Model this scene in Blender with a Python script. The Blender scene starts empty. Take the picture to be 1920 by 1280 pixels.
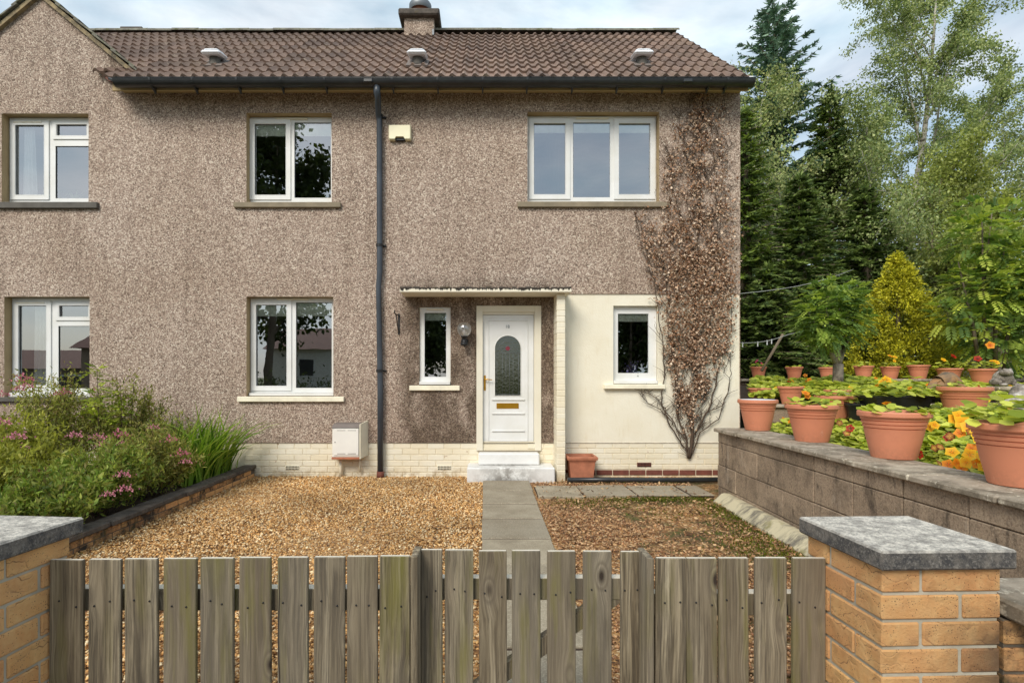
import bpy, bmesh, math, random
import numpy as np
from mathutils import Vector, Matrix

random.seed(7)
RNG = np.random.default_rng(11)
scene = bpy.context.scene
COL = scene.collection
R = math.radians

# ------------------------------------------------------------------ camera
CAM_Z, FPX, U0, V0 = 1.38, 1050.0, 910.0, 705.0
cam_data = bpy.data.cameras.new('camera')
cam_data.sensor_width = 36.0
cam_data.sensor_fit = 'HORIZONTAL'
cam_data.lens = FPX / 1920 * 36
cam_data.shift_x = (960 - U0) / 1920
cam_data.shift_y = (V0 - 640) / 1920
cam_data.clip_start = 0.05
cam_data.clip_end = 2000
cam = bpy.data.objects.new('camera', cam_data)
cam.location = (0, 0, CAM_Z)
cam.rotation_euler = (R(90), 0, 0)
COL.objects.link(cam)
scene.camera = cam

# ------------------------------------------------------------------ sky and sun
SUN_EL, SUN_AZ = R(40), R(-152)          # azimuth from +Y towards +X: behind the camera, to the left
sun_dir = Vector((math.sin(SUN_AZ) * math.cos(SUN_EL), math.cos(SUN_AZ) * math.cos(SUN_EL), math.sin(SUN_EL)))
world = bpy.data.worlds.new('World')
scene.world = world
world.use_nodes = True
wt = world.node_tree
wt.nodes.clear()
w_out = wt.nodes.new('ShaderNodeOutputWorld')
w_bg = wt.nodes.new('ShaderNodeBackground')
w_sky = wt.nodes.new('ShaderNodeTexSky')
w_sky.sky_type = 'NISHITA'
w_sky.sun_disc = False
w_sky.sun_elevation = SUN_EL
w_sky.sun_rotation = SUN_AZ
w_sky.air_density = 1.0
w_sky.dust_density = 1.5
w_sky.ozone_density = 1.2
w_tc = wt.nodes.new('ShaderNodeTexCoord')
w_map = wt.nodes.new('ShaderNodeMapping')
w_map.inputs['Scale'].default_value = (1.0, 1.0, 2.4)
w_map.inputs['Location'].default_value = (0.35, 0.1, 0.0)
w_noise = wt.nodes.new('ShaderNodeTexNoise')
w_noise.inputs['Scale'].default_value = 2.3
w_noise.inputs['Detail'].default_value = 9
w_noise.inputs['Roughness'].default_value = 0.55
w_noise.inputs['Distortion'].default_value = 0.4
w_ramp = wt.nodes.new('ShaderNodeValToRGB')
w_ramp.color_ramp.elements[0].position = 0.42
w_ramp.color_ramp.elements[0].color = (0.42, 0.42, 0.42, 1)
w_ramp.color_ramp.elements[1].position = 0.68
w_ramp.color_ramp.elements[1].color = (0.95, 0.95, 0.95, 1)
w_noise2 = wt.nodes.new('ShaderNodeTexNoise')
w_noise2.inputs['Scale'].default_value = 5.5
w_noise2.inputs['Detail'].default_value = 6
w_cloud = wt.nodes.new('ShaderNodeValToRGB')
w_cloud.color_ramp.elements[0].position = 0.3
w_cloud.color_ramp.elements[0].color = (6.0, 8.1, 9.3, 1)
w_cloud.color_ramp.elements[1].position = 0.7
w_cloud.color_ramp.elements[1].color = (11.2, 11.7, 11.9, 1)
w_mix = wt.nodes.new('ShaderNodeMix')
w_mix.data_type = 'RGBA'
wt.links.new(w_tc.outputs['Generated'], w_map.inputs['Vector'])
wt.links.new(w_map.outputs[0], w_noise.inputs['Vector'])
wt.links.new(w_map.outputs[0], w_noise2.inputs['Vector'])
wt.links.new(w_noise.outputs['Fac'], w_ramp.inputs[0])
wt.links.new(w_noise2.outputs['Fac'], w_cloud.inputs[0])
wt.links.new(w_ramp.outputs[0], w_mix.inputs[0])
wt.links.new(w_sky.outputs[0], w_mix.inputs[6])
wt.links.new(w_cloud.outputs[0], w_mix.inputs[7])
wt.links.new(w_mix.outputs[2], w_bg.inputs['Color'])
w_bg.inputs['Strength'].default_value = 0.1
wt.links.new(w_bg.outputs[0], w_out.inputs['Surface'])

sun_data = bpy.data.lights.new('sun', 'SUN')
sun_data.energy = 2.6
sun_data.angle = R(26)
sun_data.color = (1.0, 0.94, 0.84)
sun = bpy.data.objects.new('sun', sun_data)
sun.rotation_euler = sun_dir.to_track_quat('Z', 'Y').to_euler()
sun.location = (-5, -8, 14)
COL.objects.link(sun)

vs = scene.view_settings
vs.view_transform = 'Standard'
vs.look = 'None'
vs.exposure = 0.24
vs.gamma = 1.0
vs.use_curve_mapping = False
scene.cycles.use_denoising = True
scene.cycles.max_bounces = 8
scene.cycles.transparent_max_bounces = 12


def at(u, v, Y):
    """World point seen at photograph pixel (u, v) and at distance Y in front of the camera."""
    return Vector(((u - U0) * Y / FPX, Y, CAM_Z - (v - V0) * Y / FPX))


def px(u, Y):
    return (u - U0) * Y / FPX


def pz(v, Y):
    return CAM_Z - (v - V0) * Y / FPX


# ------------------------------------------------------------------ node helpers
class NT:
    def __init__(self, name):
        self.m = bpy.data.materials.new(name)
        self.m.use_nodes = True
        self.t = self.m.node_tree
        self.t.nodes.clear()
        self.out = self.t.nodes.new('ShaderNodeOutputMaterial')

    def n(self, typ, ins=None, **attrs):
        nd = self.t.nodes.new('ShaderNode' + typ)
        for k, v in attrs.items():
            setattr(nd, k, v)
        for k, v in (ins or {}).items():
            self.put(nd.inputs[k], v)
        return nd

    def put(self, sock, v):
        if isinstance(v, bpy.types.NodeSocket):
            self.t.links.new(v, sock)
        elif isinstance(v, (tuple, list)) and sock.type == 'RGBA' and len(v) == 3:
            sock.default_value = (*v, 1)
        else:
            sock.default_value = v

    def pos(self):
        return self.n('NewGeometry').outputs['Position']

    def objco(self):
        return self.n('TexCoord').outputs['Object']

    def rnd(self):
        return self.n('ObjectInfo').outputs['Random']

    def mapping(self, vec, scale=(1, 1, 1), loc=(0, 0, 0), rot=(0, 0, 0)):
        return self.n('Mapping', {'Vector': vec, 'Scale': scale, 'Location': loc, 'Rotation': rot}).outputs[0]

    def noise(self, vec, scale, detail=4, rough=0.55, dist=0.0):
        return self.n('TexNoise', {'Vector': vec, 'Scale': scale, 'Detail': detail, 'Roughness': rough, 'Distortion': dist}).outputs['Fac']

    def vor(self, vec, scale, out='Distance', feature='F1', rand=1.0):
        return self.n('TexVoronoi', {'Vector': vec, 'Scale': scale, 'Randomness': rand}, feature=feature).outputs[out]

    def sep(self, c):
        return self.n('SeparateXYZ', {0: c}).outputs

    def comb(self, x, y, z):
        return self.n('CombineXYZ', {0: x, 1: y, 2: z}).outputs[0]

    def math(self, op, a, b=0.0, clamp=False):
        nd = self.n('Math', {0: a, 1: b}, operation=op)
        nd.use_clamp = clamp
        return nd.outputs[0]

    def vadd(self, a, b):
        return self.n('VectorMath', {0: a, 1: b}, operation='ADD').outputs[0]

    def ramp(self, fac, stops, interp='LINEAR'):
        nd = self.n('ValToRGB', {0: fac})
        cr = nd.color_ramp
        cr.interpolation = interp
        while len(cr.elements) < len(stops):
            cr.elements.new(0.5)
        for e, (p, c) in zip(cr.elements, stops):
            e.position = p
            if isinstance(c, (int, float)):
                c = (c, c, c)
            e.color = (*c[:3], 1)
        return nd.outputs[0]

    def mix(self, fac, a, b, blend='MIX'):
        nd = self.n('Mix', data_type='RGBA', blend_type=blend)
        self.put(nd.inputs[0], fac)
        self.put(nd.inputs[6], a)
        self.put(nd.inputs[7], b)
        return nd.outputs[2]

    def rng(self, v, a, b, c=0.0, d=1.0):
        nd = self.n('MapRange', {0: v, 1: a, 2: b, 3: c, 4: d})
        nd.clamp = True
        return nd.outputs[0]

    def bump(self, h, strength=0.5, dist=0.01):
        return self.n('Bump', {'Height': h, 'Strength': strength, 'Distance': dist}).outputs[0]

    def pbr(self, col, rough=0.7, normal=None, metal=0.0, spec=0.5, **kw):
        ins = {'Base Color': col, 'Roughness': rough, 'Metallic': metal, 'Specular IOR Level': spec}
        if normal is not None:
            ins['Normal'] = normal
        ins.update(kw)
        b = self.n('BsdfPrincipled', ins)
        self.t.links.new(b.outputs[0], self.out.inputs['Surface'])
        return self.m

    def surf(self, sh):
        self.t.links.new(sh, self.out.inputs['Surface'])
        return self.m


def lin(r, g, b, k=1.0):
    f = lambda c: (c / 255 / 12.92 if c / 255 <= 0.04045 else ((c / 255 + 0.055) / 1.055) ** 2.4) * k
    return (f(r), f(g), f(b))


MT = {}


def make_materials():
    # pebbledash: stones of many tones set in a render coat
    g = NT('pebbledash')
    p = g.pos()
    wob = p
    c1 = g.sep(g.vor(wob, 74, 'Color'))[0]
    c2 = g.sep(g.vor(wob, 125, 'Color'))[1]
    f = g.math('ADD', g.math('MULTIPLY', c1, 0.62), g.math('MULTIPLY', c2, 0.38))
    col = g.ramp(f, [(0.10, lin(84, 70, 60)), (0.28, lin(134, 116, 102)), (0.5, lin(166, 145, 131)), (0.70, lin(187, 167, 151)), (0.90, lin(228, 217, 200))])
    patch = g.noise(p, 0.9, 5, 0.6)
    col = g.mix(g.rng(patch, 0.35, 0.75, 0, 0.38), col, lin(192, 176, 152), 'MULTIPLY')
    drip = g.noise(g.mapping(p, (5.0, 5.0, 0.35)), 1.0, 6, 0.62)
    col = g.mix(g.rng(drip, 0.50, 0.72, 0, 0.30), col, lin(150, 134, 118), 'MULTIPLY')
    xyz = g.sep(p)
    # weathering: lichen streak beside the gable verge and a mossy run-off line over the canopy
    nz = g.noise(g.mapping(p, (3.0, 3.0, 1.4)), 1.6, 6, 0.65)
    gx = g.math('SUBTRACT', 1, g.math('MULTIPLY', g.math('ABSOLUTE', g.math('ADD', xyz[0], 5.12)), 3.2), True)
    gz = g.rng(xyz[2], 4.75, 5.5)
    s1 = g.math('MULTIPLY', g.math('MULTIPLY', gx, gz), g.rng(nz, 0.38, 0.6))
    cz = g.rng(xyz[2], 2.53, 2.78, 1, 0)
    cx = g.math('MULTIPLY', g.rng(xyz[0], -1.25, -1.05), g.rng(xyz[0], 1.0, 1.2, 1, 0))
    s2 = g.math('MULTIPLY', g.math('MULTIPLY', cz, cx), g.rng(nz, 0.25, 0.55))
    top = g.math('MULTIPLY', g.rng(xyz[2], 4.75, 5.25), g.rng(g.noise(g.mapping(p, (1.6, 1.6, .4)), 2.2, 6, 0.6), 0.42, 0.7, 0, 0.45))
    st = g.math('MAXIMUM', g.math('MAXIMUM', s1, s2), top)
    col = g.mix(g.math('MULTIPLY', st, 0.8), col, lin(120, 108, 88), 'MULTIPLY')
    h = g.math('SUBTRACT', 1, g.vor(wob, 74))
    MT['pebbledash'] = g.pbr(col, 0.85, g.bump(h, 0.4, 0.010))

    # cream painted render and painted brick
    for nm, sc, bs in (('cream_render', 60, 0.35), ('cream_brick', 40, 0.25)):
        g = NT(nm)
        p = g.pos()
        n1 = g.noise(p, 1.7, 6, 0.6)
        n2 = g.noise(g.mapping(p, (6, 6, 1.2)), 2.0, 6, 0.65)
        col = g.mix(g.rng(n1, 0.35, 0.7), lin(236, 230, 212), lin(228, 219, 196))
        col = g.mix(g.rng(n2, 0.55, 0.78, 0, 0.45), col, lin(212, 196, 160))
        if nm == 'cream_brick':
            z = g.sep(p)[2]
            low = g.math('MULTIPLY', g.rng(z, 0.02, 0.16, 1, 0), g.rng(g.noise(p, 7, 5, 0.7), 0.45, 0.62))
            col = g.mix(low, col, lin(170, 150, 118))
            spk = g.rng(g.noise(p, 16, 3, 0.6), 0.70, 0.74)
            col = g.mix(spk, col, lin(150, 104, 84))
            col = g.mix(g.math('MULTIPLY', g.rnd(), 0.35), col, lin(226, 208, 168))
        MT[nm] = g.pbr(col, 0.65, g.bump(g.noise(p, sc, 4, 0.6), bs, 0.01))

    g = NT('reveal_render')
    p = g.pos()
    MT['reveal'] = g.pbr(g.mix(g.noise(p, 4, 5), lin(186, 164, 126), lin(150, 128, 94)), 0.8, g.bump(g.noise(p, 50), 0.2, 0.01))

    # concrete roof tile
    g = NT('roof_tile')
    p = g.pos()
    base = g.mix(g.rnd(), lin(132, 109, 96), lin(98, 81, 72))
    base = g.mix(g.rng(g.noise(p, 1.4, 5), 0.45, 0.75, 0, 0.6), base, lin(138, 116, 98))
    base = g.mix(g.rng(g.noise(p, 9, 6, 0.7), 0.57, 0.72, 0, 0.7), base, lin(168, 152, 130))
    base = g.mix(g.rng(g.noise(p, 5, 6, 0.7), 0.60, 0.74, 0, 0.75), base, lin(66, 58, 50))
    MT['tile'] = g.pbr(base, 0.8, g.bump(g.noise(p, 90, 3), 0.25, 0.006))

    g = NT('ridge_tile')
    p = g.pos()
    base = g.mix(g.rng(g.noise(p, 8, 6, 0.7), 0.4, 0.65), lin(96, 92, 84), lin(132, 130, 116))
    base = g.mix(g.rng(g.noise(p, 14, 5, 0.7), 0.52, 0.64), base, lin(86, 88, 52))
    MT['ridge'] = g.pbr(base, 0.9, g.bump(g.noise(p, 30, 5), 0.5, 0.02))

    g = NT('verge_mortar')
    p = g.pos()
    base = g.mix(g.rng(g.noise(p, 5, 6, 0.7), 0.4, 0.62), lin(160, 142, 108), lin(84, 78, 66))
    MT['verge'] = g.pbr(base, 0.9, g.bump(g.noise(p, 40, 5), 0.5, 0.01))

    g = NT('white_plastic')
    p = g.pos()
    MT['upvc'] = g.pbr(g.mix(g.rng(g.noise(p, 3, 4), 0.4, 0.8), lin(228, 228, 226), lin(216, 215, 208)), 0.35)
    g = NT('cream_frame')
    p = g.pos()
    MT['upvc_cream'] = g.pbr(g.mix(g.noise(p, 4, 4), lin(232, 227, 212), lin(220, 212, 190)), 0.45)

    g = NT('window_glass')
    lw = g.n('Fresnel', {'IOR': 1.52}).outputs[0]
    fac = g.math('ADD', g.math('MULTIPLY', lw, 1.7), 0.27, True)
    gl = g.n('BsdfGlossy', {'Color': (0.95, 0.97, 1.0, 1), 'Roughness': 0.0})
    wav = g.noise(g.pos(), 1.5, 2)
    g.put(gl.inputs['Normal'], g.bump(wav, 0.03, 0.02))
    tr = g.n('BsdfTransparent', {'Color': (0.93, 0.96, 0.94, 1)})
    ms = g.n('MixShader', {0: fac, 1: tr.outputs[0], 2: gl.outputs[0]})
    MT['glass'] = g.surf(ms.outputs[0])

    g = NT('leaded_glass')
    p = g.pos()
    gl = g.n('BsdfGlossy', {'Color': (0.9, 0.95, 0.9, 1), 'Roughness': 0.06})
    g.put(gl.inputs['Normal'], g.bump(g.noise(p, 25, 3), 0.15, 0.01))
    df = g.n('BsdfDiffuse', {'Color': (0.016, 0.018, 0.007, 1)})
    MT['leaded'] = g.surf(g.n('MixShader', {0: 0.10, 1: df.outputs[0], 2: gl.outputs[0]}).outputs[0])

    def plain(key, col, rough=0.6, metal=0.0, var=0.12, sc=6.0, bump=0.0, bsc=40, spec=0.5):
        g = NT(key)
        p = g.pos()
        n = g.noise(p, sc, 5, 0.6)
        c = g.mix(g.rng(n, 0.3, 0.7), tuple(min(1, x * (1 + var)) for x in col), tuple(x * (1 - var) for x in col))
        MT[key] = g.pbr(c, rough, g.bump(g.noise(p, bsc, 4), bump, 0.008) if bump else None, metal, spec)
        return MT[key]

    plain('black_plastic', lin(44, 46, 48), 0.35, sc=9, var=0.25)
    plain('downpipe', lin(60, 66, 74), 0.35, sc=3, var=0.3)
    plain('iron', lin(24, 24, 26), 0.5)
    plain('soffit', lin(178, 156, 116), 0.75, sc=3)
    plain('grey_stone', lin(136, 124, 104), 0.85, bump=0.4, var=0.2)
    plain('dark_stone', lin(92, 88, 82), 0.85, bump=0.4, var=0.25)
    plain('cream_sill', lin(238, 230, 206), 0.6, bump=0.15)
    plain('lead', lin(120, 124, 128), 0.5, 0.6)
    plain('brass', lin(214, 160, 50), 0.28, 0.9, var=0.1)
    plain('blind', lin(226, 228, 214), 0.8)
    plain('curtain', lin(226, 226, 224), 0.9)
    plain('room_wall', lin(128, 120, 108), 0.9)
    plain('room_floor', lin(70, 56, 44), 0.9)
    plain('alarm_cream', lin(238, 230, 196), 0.4, var=0.05)
    plain('meter_white', lin(236, 232, 224), 0.4, var=0.04)
    plain('grey_lid', lin(118, 108, 102), 0.7)
    g = NT('terracotta')
    p = g.pos()
    oc = g.sep(g.objco())
    c = g.mix(g.rnd(), lin(214, 140, 108), lin(198, 124, 92))
    c = g.mix(g.rng(g.noise(p, 7, 6, 0.7), 0.5, 0.75, 0, 0.35), c, lin(176, 108, 82))
    spl = g.math('MULTIPLY', g.rng(oc[2], 0.0, 0.35, 1, 0), g.rng(g.noise(p, 30, 6, 0.75), 0.35, 0.7, 0, 0.5))
    c = g.mix(spl, c, lin(146, 102, 78))
    c = g.mix(g.rng(g.noise(p, 14, 6, 0.75), 0.62, 0.72, 0, 0.45), c, lin(222, 178, 154))
    MT['terracotta'] = g.pbr(c, 0.6, g.bump(g.noise(p, 80, 4), 0.12, 0.004))
    plain('terracotta_old', lin(176, 112, 84), 0.8, sc=12, var=0.18, bump=0.2)
    plain('soil', lin(62, 46, 34), 0.95, bump=0.8, sc=9, var=0.35)
    plain('black_pot', lin(30, 30, 31), 0.45, var=0.2)
    plain('red_brick', lin(112, 64, 52), 0.85, bump=0.3, var=0.25, sc=14)
    plain('red_stain', lin(120, 30, 46), 0.2)
    plain('pale_cover', lin(226, 228, 232), 0.5)
    plain('white_paint_rough', lin(226, 226, 226), 0.6)
    plain('white_wall', lin(226, 224, 216), 0.8)
    plain('brown_roof', lin(106, 66, 54), 0.8, sc=3, var=0.2)
    plain('brown_wall', lin(140, 122, 104), 0.9, sc=20, var=0.2)
    plain('dark_void', lin(16, 16, 16), 0.9)
    plain('rope', lin(176, 176, 168), 0.7)
    plain('prop_wood', lin(128, 112, 92), 0.8, sc=20)
    plain('asphalt', lin(78, 78, 78), 0.9, bump=0.4, bsc=120)
    plain('pavement', lin(138, 132, 124), 0.9, bump=0.3)
    plain('lilac', lin(150, 132, 206), 0.6)
    plain('orange_shade', lin(232, 130, 40), 0.6)

    # step: white masonry paint worn to dark in the middle of the tread
    g = NT('step_paint')
    p = g.pos()
    xyz = g.sep(p)
    mx = g.math('SUBTRACT', 1, g.math('MULTIPLY', g.math('ABSOLUTE', g.math('SUBTRACT', xyz[0], 0.28)), 1.9), True)
    mz = g.rng(xyz[2], 0.02, 0.12, 1.0, 0.45)
    lo = g.rng(xyz[2], 0.20, 0.22, 1.0, 0.12)
    nn = g.noise(p, 9, 7, 0.72)
    w = g.math('MULTIPLY', g.math('MULTIPLY', g.math('MULTIPLY', g.math('ADD', mx, 0.08), g.math('ADD', mz, 0.35)), g.rng(nn, 0.36, 0.56)), lo, True)
    col = g.mix(g.math('MULTIPLY', w, 0.8), lin(230, 229, 226), lin(104, 96, 86))
    MT['step'] = g.pbr(col, 0.6, g.bump(g.noise(p, 30, 5), 0.3, 0.01))

    # canopy edge: cream paint with black mossy runs
    g = NT('canopy_edge')
    p = g.pos()
    xyz = g.sep(p)
    n1 = g.noise(g.mapping(p, (9, 1, 0.6)), 2.6, 5, 0.7)
    thr = g.rng(xyz[2], 2.455, 2.53, 0.72, 0.30)
    w = g.rng(g.math('SUBTRACT', n1, thr), -0.02, 0.05)
    col = g.mix(w, lin(232, 224, 204), lin(46, 40, 34))
    MT['canopy'] = g.pbr(col, 0.8, g.bump(g.noise(p, 60, 4), 0.3, 0.01))

    # rustic buff brick
    for nm, dark in (('buff_brick', False), ('stained_brick', True)):
        g = NT(nm)
        p = g.pos()
        c = g.mix(g.rnd(), lin(224, 174, 112), lin(208, 150, 96))
        c = g.mix(g.rng(g.noise(p, 26, 6, 0.7), 0.42, 0.66, 0, 0.55), c, lin(224, 186, 130))
        c = g.mix(g.rng(g.noise(p, 7, 5, 0.6), 0.4, 0.7, 0, 0.6), c, lin(190, 136, 92))
        spk = g.rng(g.vor(p, 150), 0.26, 0.16)
        c = g.mix(g.math('MULTIPLY', spk, g.rng(g.noise(p, 30, 3), 0.45, 0.58)), c, lin(96, 62, 40))
        zq = g.math('ADD', g.math('MULTIPLY', g.sep(p)[2], 21.0), g.math('MULTIPLY', g.noise(g.mapping(p, (1, 1, .6)), 13.0, 2), 2.6))
        zq = g.math('ADD', zq, g.math('MULTIPLY', g.rnd(), 7.0))
        saw = g.math('FRACT', zq)
        gate = g.rng(g.noise(p, 9.0, 2), 0.42, 0.54)
        step_ = g.math('MULTIPLY', g.math('MULTIPLY', g.rng(saw, 0.0, 0.05), g.rng(saw, 0.05, 0.85, 1, 0)), gate)
        line = g.math('MULTIPLY', g.math('MULTIPLY', g.rng(saw, 0.0, 0.03), g.rng(saw, 0.03, 0.09, 1, 0)), gate)
        c = g.mix(g.math('MULTIPLY', line, 0.6), c, lin(120, 74, 42))
        crease = g.math('MULTIPLY', step_, -1.0)
        if dark:
            c = g.mix(g.rng(g.noise(p, 9, 6, 0.7), 0.40, 0.66), lin(52, 44, 36), c)
            c = g.mix(g.rng(g.noise(p, 5, 6, 0.7), 0.54, 0.66, 0, 0.6), c, lin(92, 84, 40))
        else:
            c = g.mix(g.rng(g.noise(p, 6, 6, 0.75), 0.66, 0.73), c, lin(110, 66, 38))
            xz = g.sep(p)
            soot = g.math('MULTIPLY', g.rng(xz[0], 1.22, 1.42), g.rng(g.math('ADD', xz[2], g.math('MULTIPLY', g.noise(p, 11, 6, 0.7), 0.28)), 0.92, 0.76))
            c = g.mix(g.math('MULTIPLY', soot, 0.8), c, lin(66, 54, 44))
        h = g.math('ADD', g.math('MULTIPLY', crease, 0.9), g.math('MULTIPLY', g.noise(p, 110, 6, 0.75), 0.8))
        MT[nm] = g.pbr(c, 0.85, g.bump(h, 0.9, 0.006))
    for nm, a, b in (('mortar', lin(190, 182, 164), lin(164, 156, 138)), ('dark_mortar', lin(70, 62, 54), lin(110, 100, 86)), ('block_joint', lin(44, 36, 30), lin(76, 64, 52))):
        g = NT(nm)
        p = g.pos()
        MT[nm] = g.pbr(g.mix(g.rng(g.noise(p, 12, 5), 0.3, 0.7), a, b), 0.95, g.bump(g.noise(p, 120, 4), 0.4, 0.004))

    # cast-stone pier cap: weathered dark on the sides, lichen-pale on the flat top
    g = NT('cap_stone')
    p = g.pos()
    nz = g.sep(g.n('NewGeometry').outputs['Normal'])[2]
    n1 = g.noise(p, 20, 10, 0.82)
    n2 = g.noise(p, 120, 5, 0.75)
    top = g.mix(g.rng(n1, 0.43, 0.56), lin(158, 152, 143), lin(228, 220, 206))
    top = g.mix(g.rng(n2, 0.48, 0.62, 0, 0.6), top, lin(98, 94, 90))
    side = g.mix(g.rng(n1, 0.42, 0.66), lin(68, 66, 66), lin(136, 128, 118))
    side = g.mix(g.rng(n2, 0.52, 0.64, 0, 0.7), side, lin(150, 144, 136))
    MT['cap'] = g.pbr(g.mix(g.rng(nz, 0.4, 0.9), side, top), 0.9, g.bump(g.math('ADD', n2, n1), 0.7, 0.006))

    # weathered timber picket
    g = NT('weathered_wood')
    oc = g.objco()
    rv = g.rnd()
    off = g.comb(g.math('MULTIPLY', rv, 37.0), g.math('MULTIPLY', rv, 11.0), g.math('MULTIPLY', rv, 53.0))
    q = g.vadd(oc, off)
    dn = g.n('VectorMath', {0: g.n('TexNoise', {'Vector': g.mapping(q, (1, 1, 0.35)), 'Scale': 9.0, 'Detail': 2.0}).outputs['Color'], 1: (0.018, 0.018, 0.0)}, operation='MULTIPLY').outputs[0]
    # knots bend the grain round them
    kd = g.vor(g.mapping(q, (7.5, 1.5, 3.6)), 1.0)
    kon = g.rng(g.sep(g.vor(g.mapping(q, (7.5, 1.5, 3.6)), 1.0, 'Color'))[0], 0.38, 0.42)
    knot = g.math('MULTIPLY', g.rng(kd, 0.05, 0.13, 1, 0), kon)
    ring = g.math('MULTIPLY', g.rng(kd, 0.04, 0.36, 1, 0), kon)
    gq = g.vadd(g.vadd(q, dn), g.comb(g.math('MULTIPLY', ring, 0.020), 0.0, 0.0))
    fine = g.noise(g.mapping(gq, (170, 170, 2.4)), 1.0, 6, 0.7)
    broad = g.noise(g.mapping(gq, (30, 30, 0.9)), 1.0, 6, 0.62)
    c = g.ramp(broad, [(0.30, lin(74, 64, 50)), (0.43, lin(118, 104, 82)), (0.55, lin(152, 138, 113)), (0.70, lin(190, 176, 150))])
    c = g.mix(g.rng(fine, 0.40, 0.60, 0.85, 0), c, lin(66, 56, 44))
    c = g.mix(g.rng(g.noise(g.mapping(gq, (40, 40, 3.0)), 1.0, 4, 0.6), 0.52, 0.70, 0, 0.5), c, lin(176, 160, 132))
    c = g.mix(g.math('MULTIPLY', g.math('FRACT', g.math('MULTIPLY', rv, 7.3)), 0.5), c, lin(142, 135, 122))
    c = g.mix(g.math('MULTIPLY', g.math('FRACT', g.math('MULTIPLY', rv, 3.7)), 0.4), c, lin(104, 86, 60))
    damp = g.rng(g.noise(g.mapping(q, (7, 7, 1.1)), 1.0, 6, 0.65), 0.56, 0.72)
    c = g.mix(g.math('MULTIPLY', damp, 0.75), c, lin(72, 64, 52))
    alg = g.math('MULTIPLY', g.rng(g.noise(g.mapping(q, (16, 4, 1.3)), 1.0, 5, 0.6), 0.50, 0.68), g.rng(g.noise(q, 2.2, 2), 0.38, 0.56))
    c = g.mix(g.math('MULTIPLY', alg, 0.7), c, lin(118, 112, 46))
    c = g.mix(knot, c, lin(52, 40, 30))
    kr = g.math('MULTIPLY', g.math('MULTIPLY', g.rng(kd, 0.13, 0.16), g.rng(kd, 0.16, 0.21, 1, 0)), kon)
    c = g.mix(g.math('MULTIPLY', kr, 0.6), c, lin(70, 58, 46))
    c = g.mix(g.math('MULTIPLY', g.math('MULTIPLY', ring, g.math('SUBTRACT', 1, knot)), 0.28), c, lin(166, 152, 130))
    crack = g.rng(g.noise(g.mapping(gq, (60, 60, 0.7)), 1.0, 2, 0.5), 0.72, 0.735)
    c = g.mix(crack, c, lin(48, 38, 30))
    h = g.math('SUBTRACT', fine, g.math('MULTIPLY', crack, 0.8))
    MT['wood'] = g.pbr(c, 0.85, g.bump(h, 0.6, 0.003))

    g = NT('skylit_top')  # bleached wood plus skylight painted into the colour of picket and rail tops
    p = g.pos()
    MT['skylit_top'] = g.pbr(g.mix(g.noise(p, 60, 4), lin(232, 224, 208), lin(206, 194, 172)), 0.85)

    # gravel bed and stones
    g = NT('gravel_bed')
    p = g.pos()
    cc = g.sep(g.vor(p, 55, 'Color'))[0]
    c = g.ramp(cc, [(0.0, lin(92, 62, 36)), (0.4, lin(150, 106, 62)), (0.8, lin(190, 146, 92)), (1.0, lin(214, 190, 150))])
    x = g.sep(p)[0]
    moss = g.math('MULTIPLY', g.rng(g.noise(p, 1.5, 6, 0.65), 0.46, 0.62), g.rng(x, 0.6, 1.3))
    c = g.mix(moss, c, lin(72, 62, 34))
    c = g.mix(g.math('MULTIPLY', moss, g.rng(g.noise(p, 6, 5), 0.52, 0.66)), c, lin(82, 86, 30))
    MT['gravel_bed'] = g.pbr(c, 0.95, g.bump(g.math('SUBTRACT', 1, g.vor(p, 55)), 0.8, 0.012))
    g = NT('pebble')
    a = g.n('Attribute', attribute_name='col')
    MT['pebble'] = g.pbr(a.outputs['Color'], 0.75)

    g = NT('paving_slab')
    p = g.pos()
    c = g.mix(g.rnd(), lin(166, 154, 132), lin(146, 136, 118))
    c = g.mix(g.rng(g.noise(p, 3, 6, 0.65), 0.4, 0.68), c, lin(128, 116, 96))
    c = g.mix(g.rng(g.noise(p, 90, 3, 0.7), 0.5, 0.64, 0, 0.5), c, lin(198, 186, 162))
    c = g.mix(g.rng(g.noise(p, 60, 6, 0.75), 0.54, 0.66, 0, 0.6), c, lin(104, 94, 78))
    MT['slab'] = g.pbr(c, 0.9, g.bump(g.noise(p, 130, 4), 0.35, 0.004))

    # concrete block with rain streaks
    g = NT('concrete_block')
    p = g.pos()
    c = g.mix(g.rnd(), lin(176, 155, 132), lin(150, 131, 110))
    c = g.mix(g.rng(g.noise(p, 70, 4, 0.7), 0.46, 0.62, 0, 0.55), c, lin(96, 78, 62))
    c = g.mix(g.rng(g.noise(p, 110, 3, 0.7), 0.56, 0.66, 0, 0.6), c, lin(206, 184, 158))
    dq = g.vadd(p, g.n('VectorMath', {0: g.n('TexNoise', {'Vector': p, 'Scale': 5.0, 'Detail': 4.0}).outputs['Color'], 1: (0.16, 0.16, 0.1)}, operation='MULTIPLY').outputs[0])
    streak = g.math('MULTIPLY', g.rng(g.noise(g.mapping(dq, (4.2, 4.2, 0.55)), 1.0, 8, 0.75), 0.56, 0.66), g.rng(g.noise(p, 3.3, 5), 0.40, 0.58))
    c = g.mix(g.math('MULTIPLY', streak, 0.85), c, lin(62, 52, 44))
    blot = g.rng(g.noise(p, 2.6, 8, 0.72), 0.46, 0.66)
    c = g.mix(g.math('MULTIPLY', blot, 0.7), c, lin(86, 74, 62))
    spot = g.rng(g.noise(g.mapping(p, (1, 1, .45)), 8, 8, 0.75), 0.56, 0.66)
    c = g.mix(g.math('MULTIPLY', spot, 0.8), c, lin(50, 42, 36))
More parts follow.
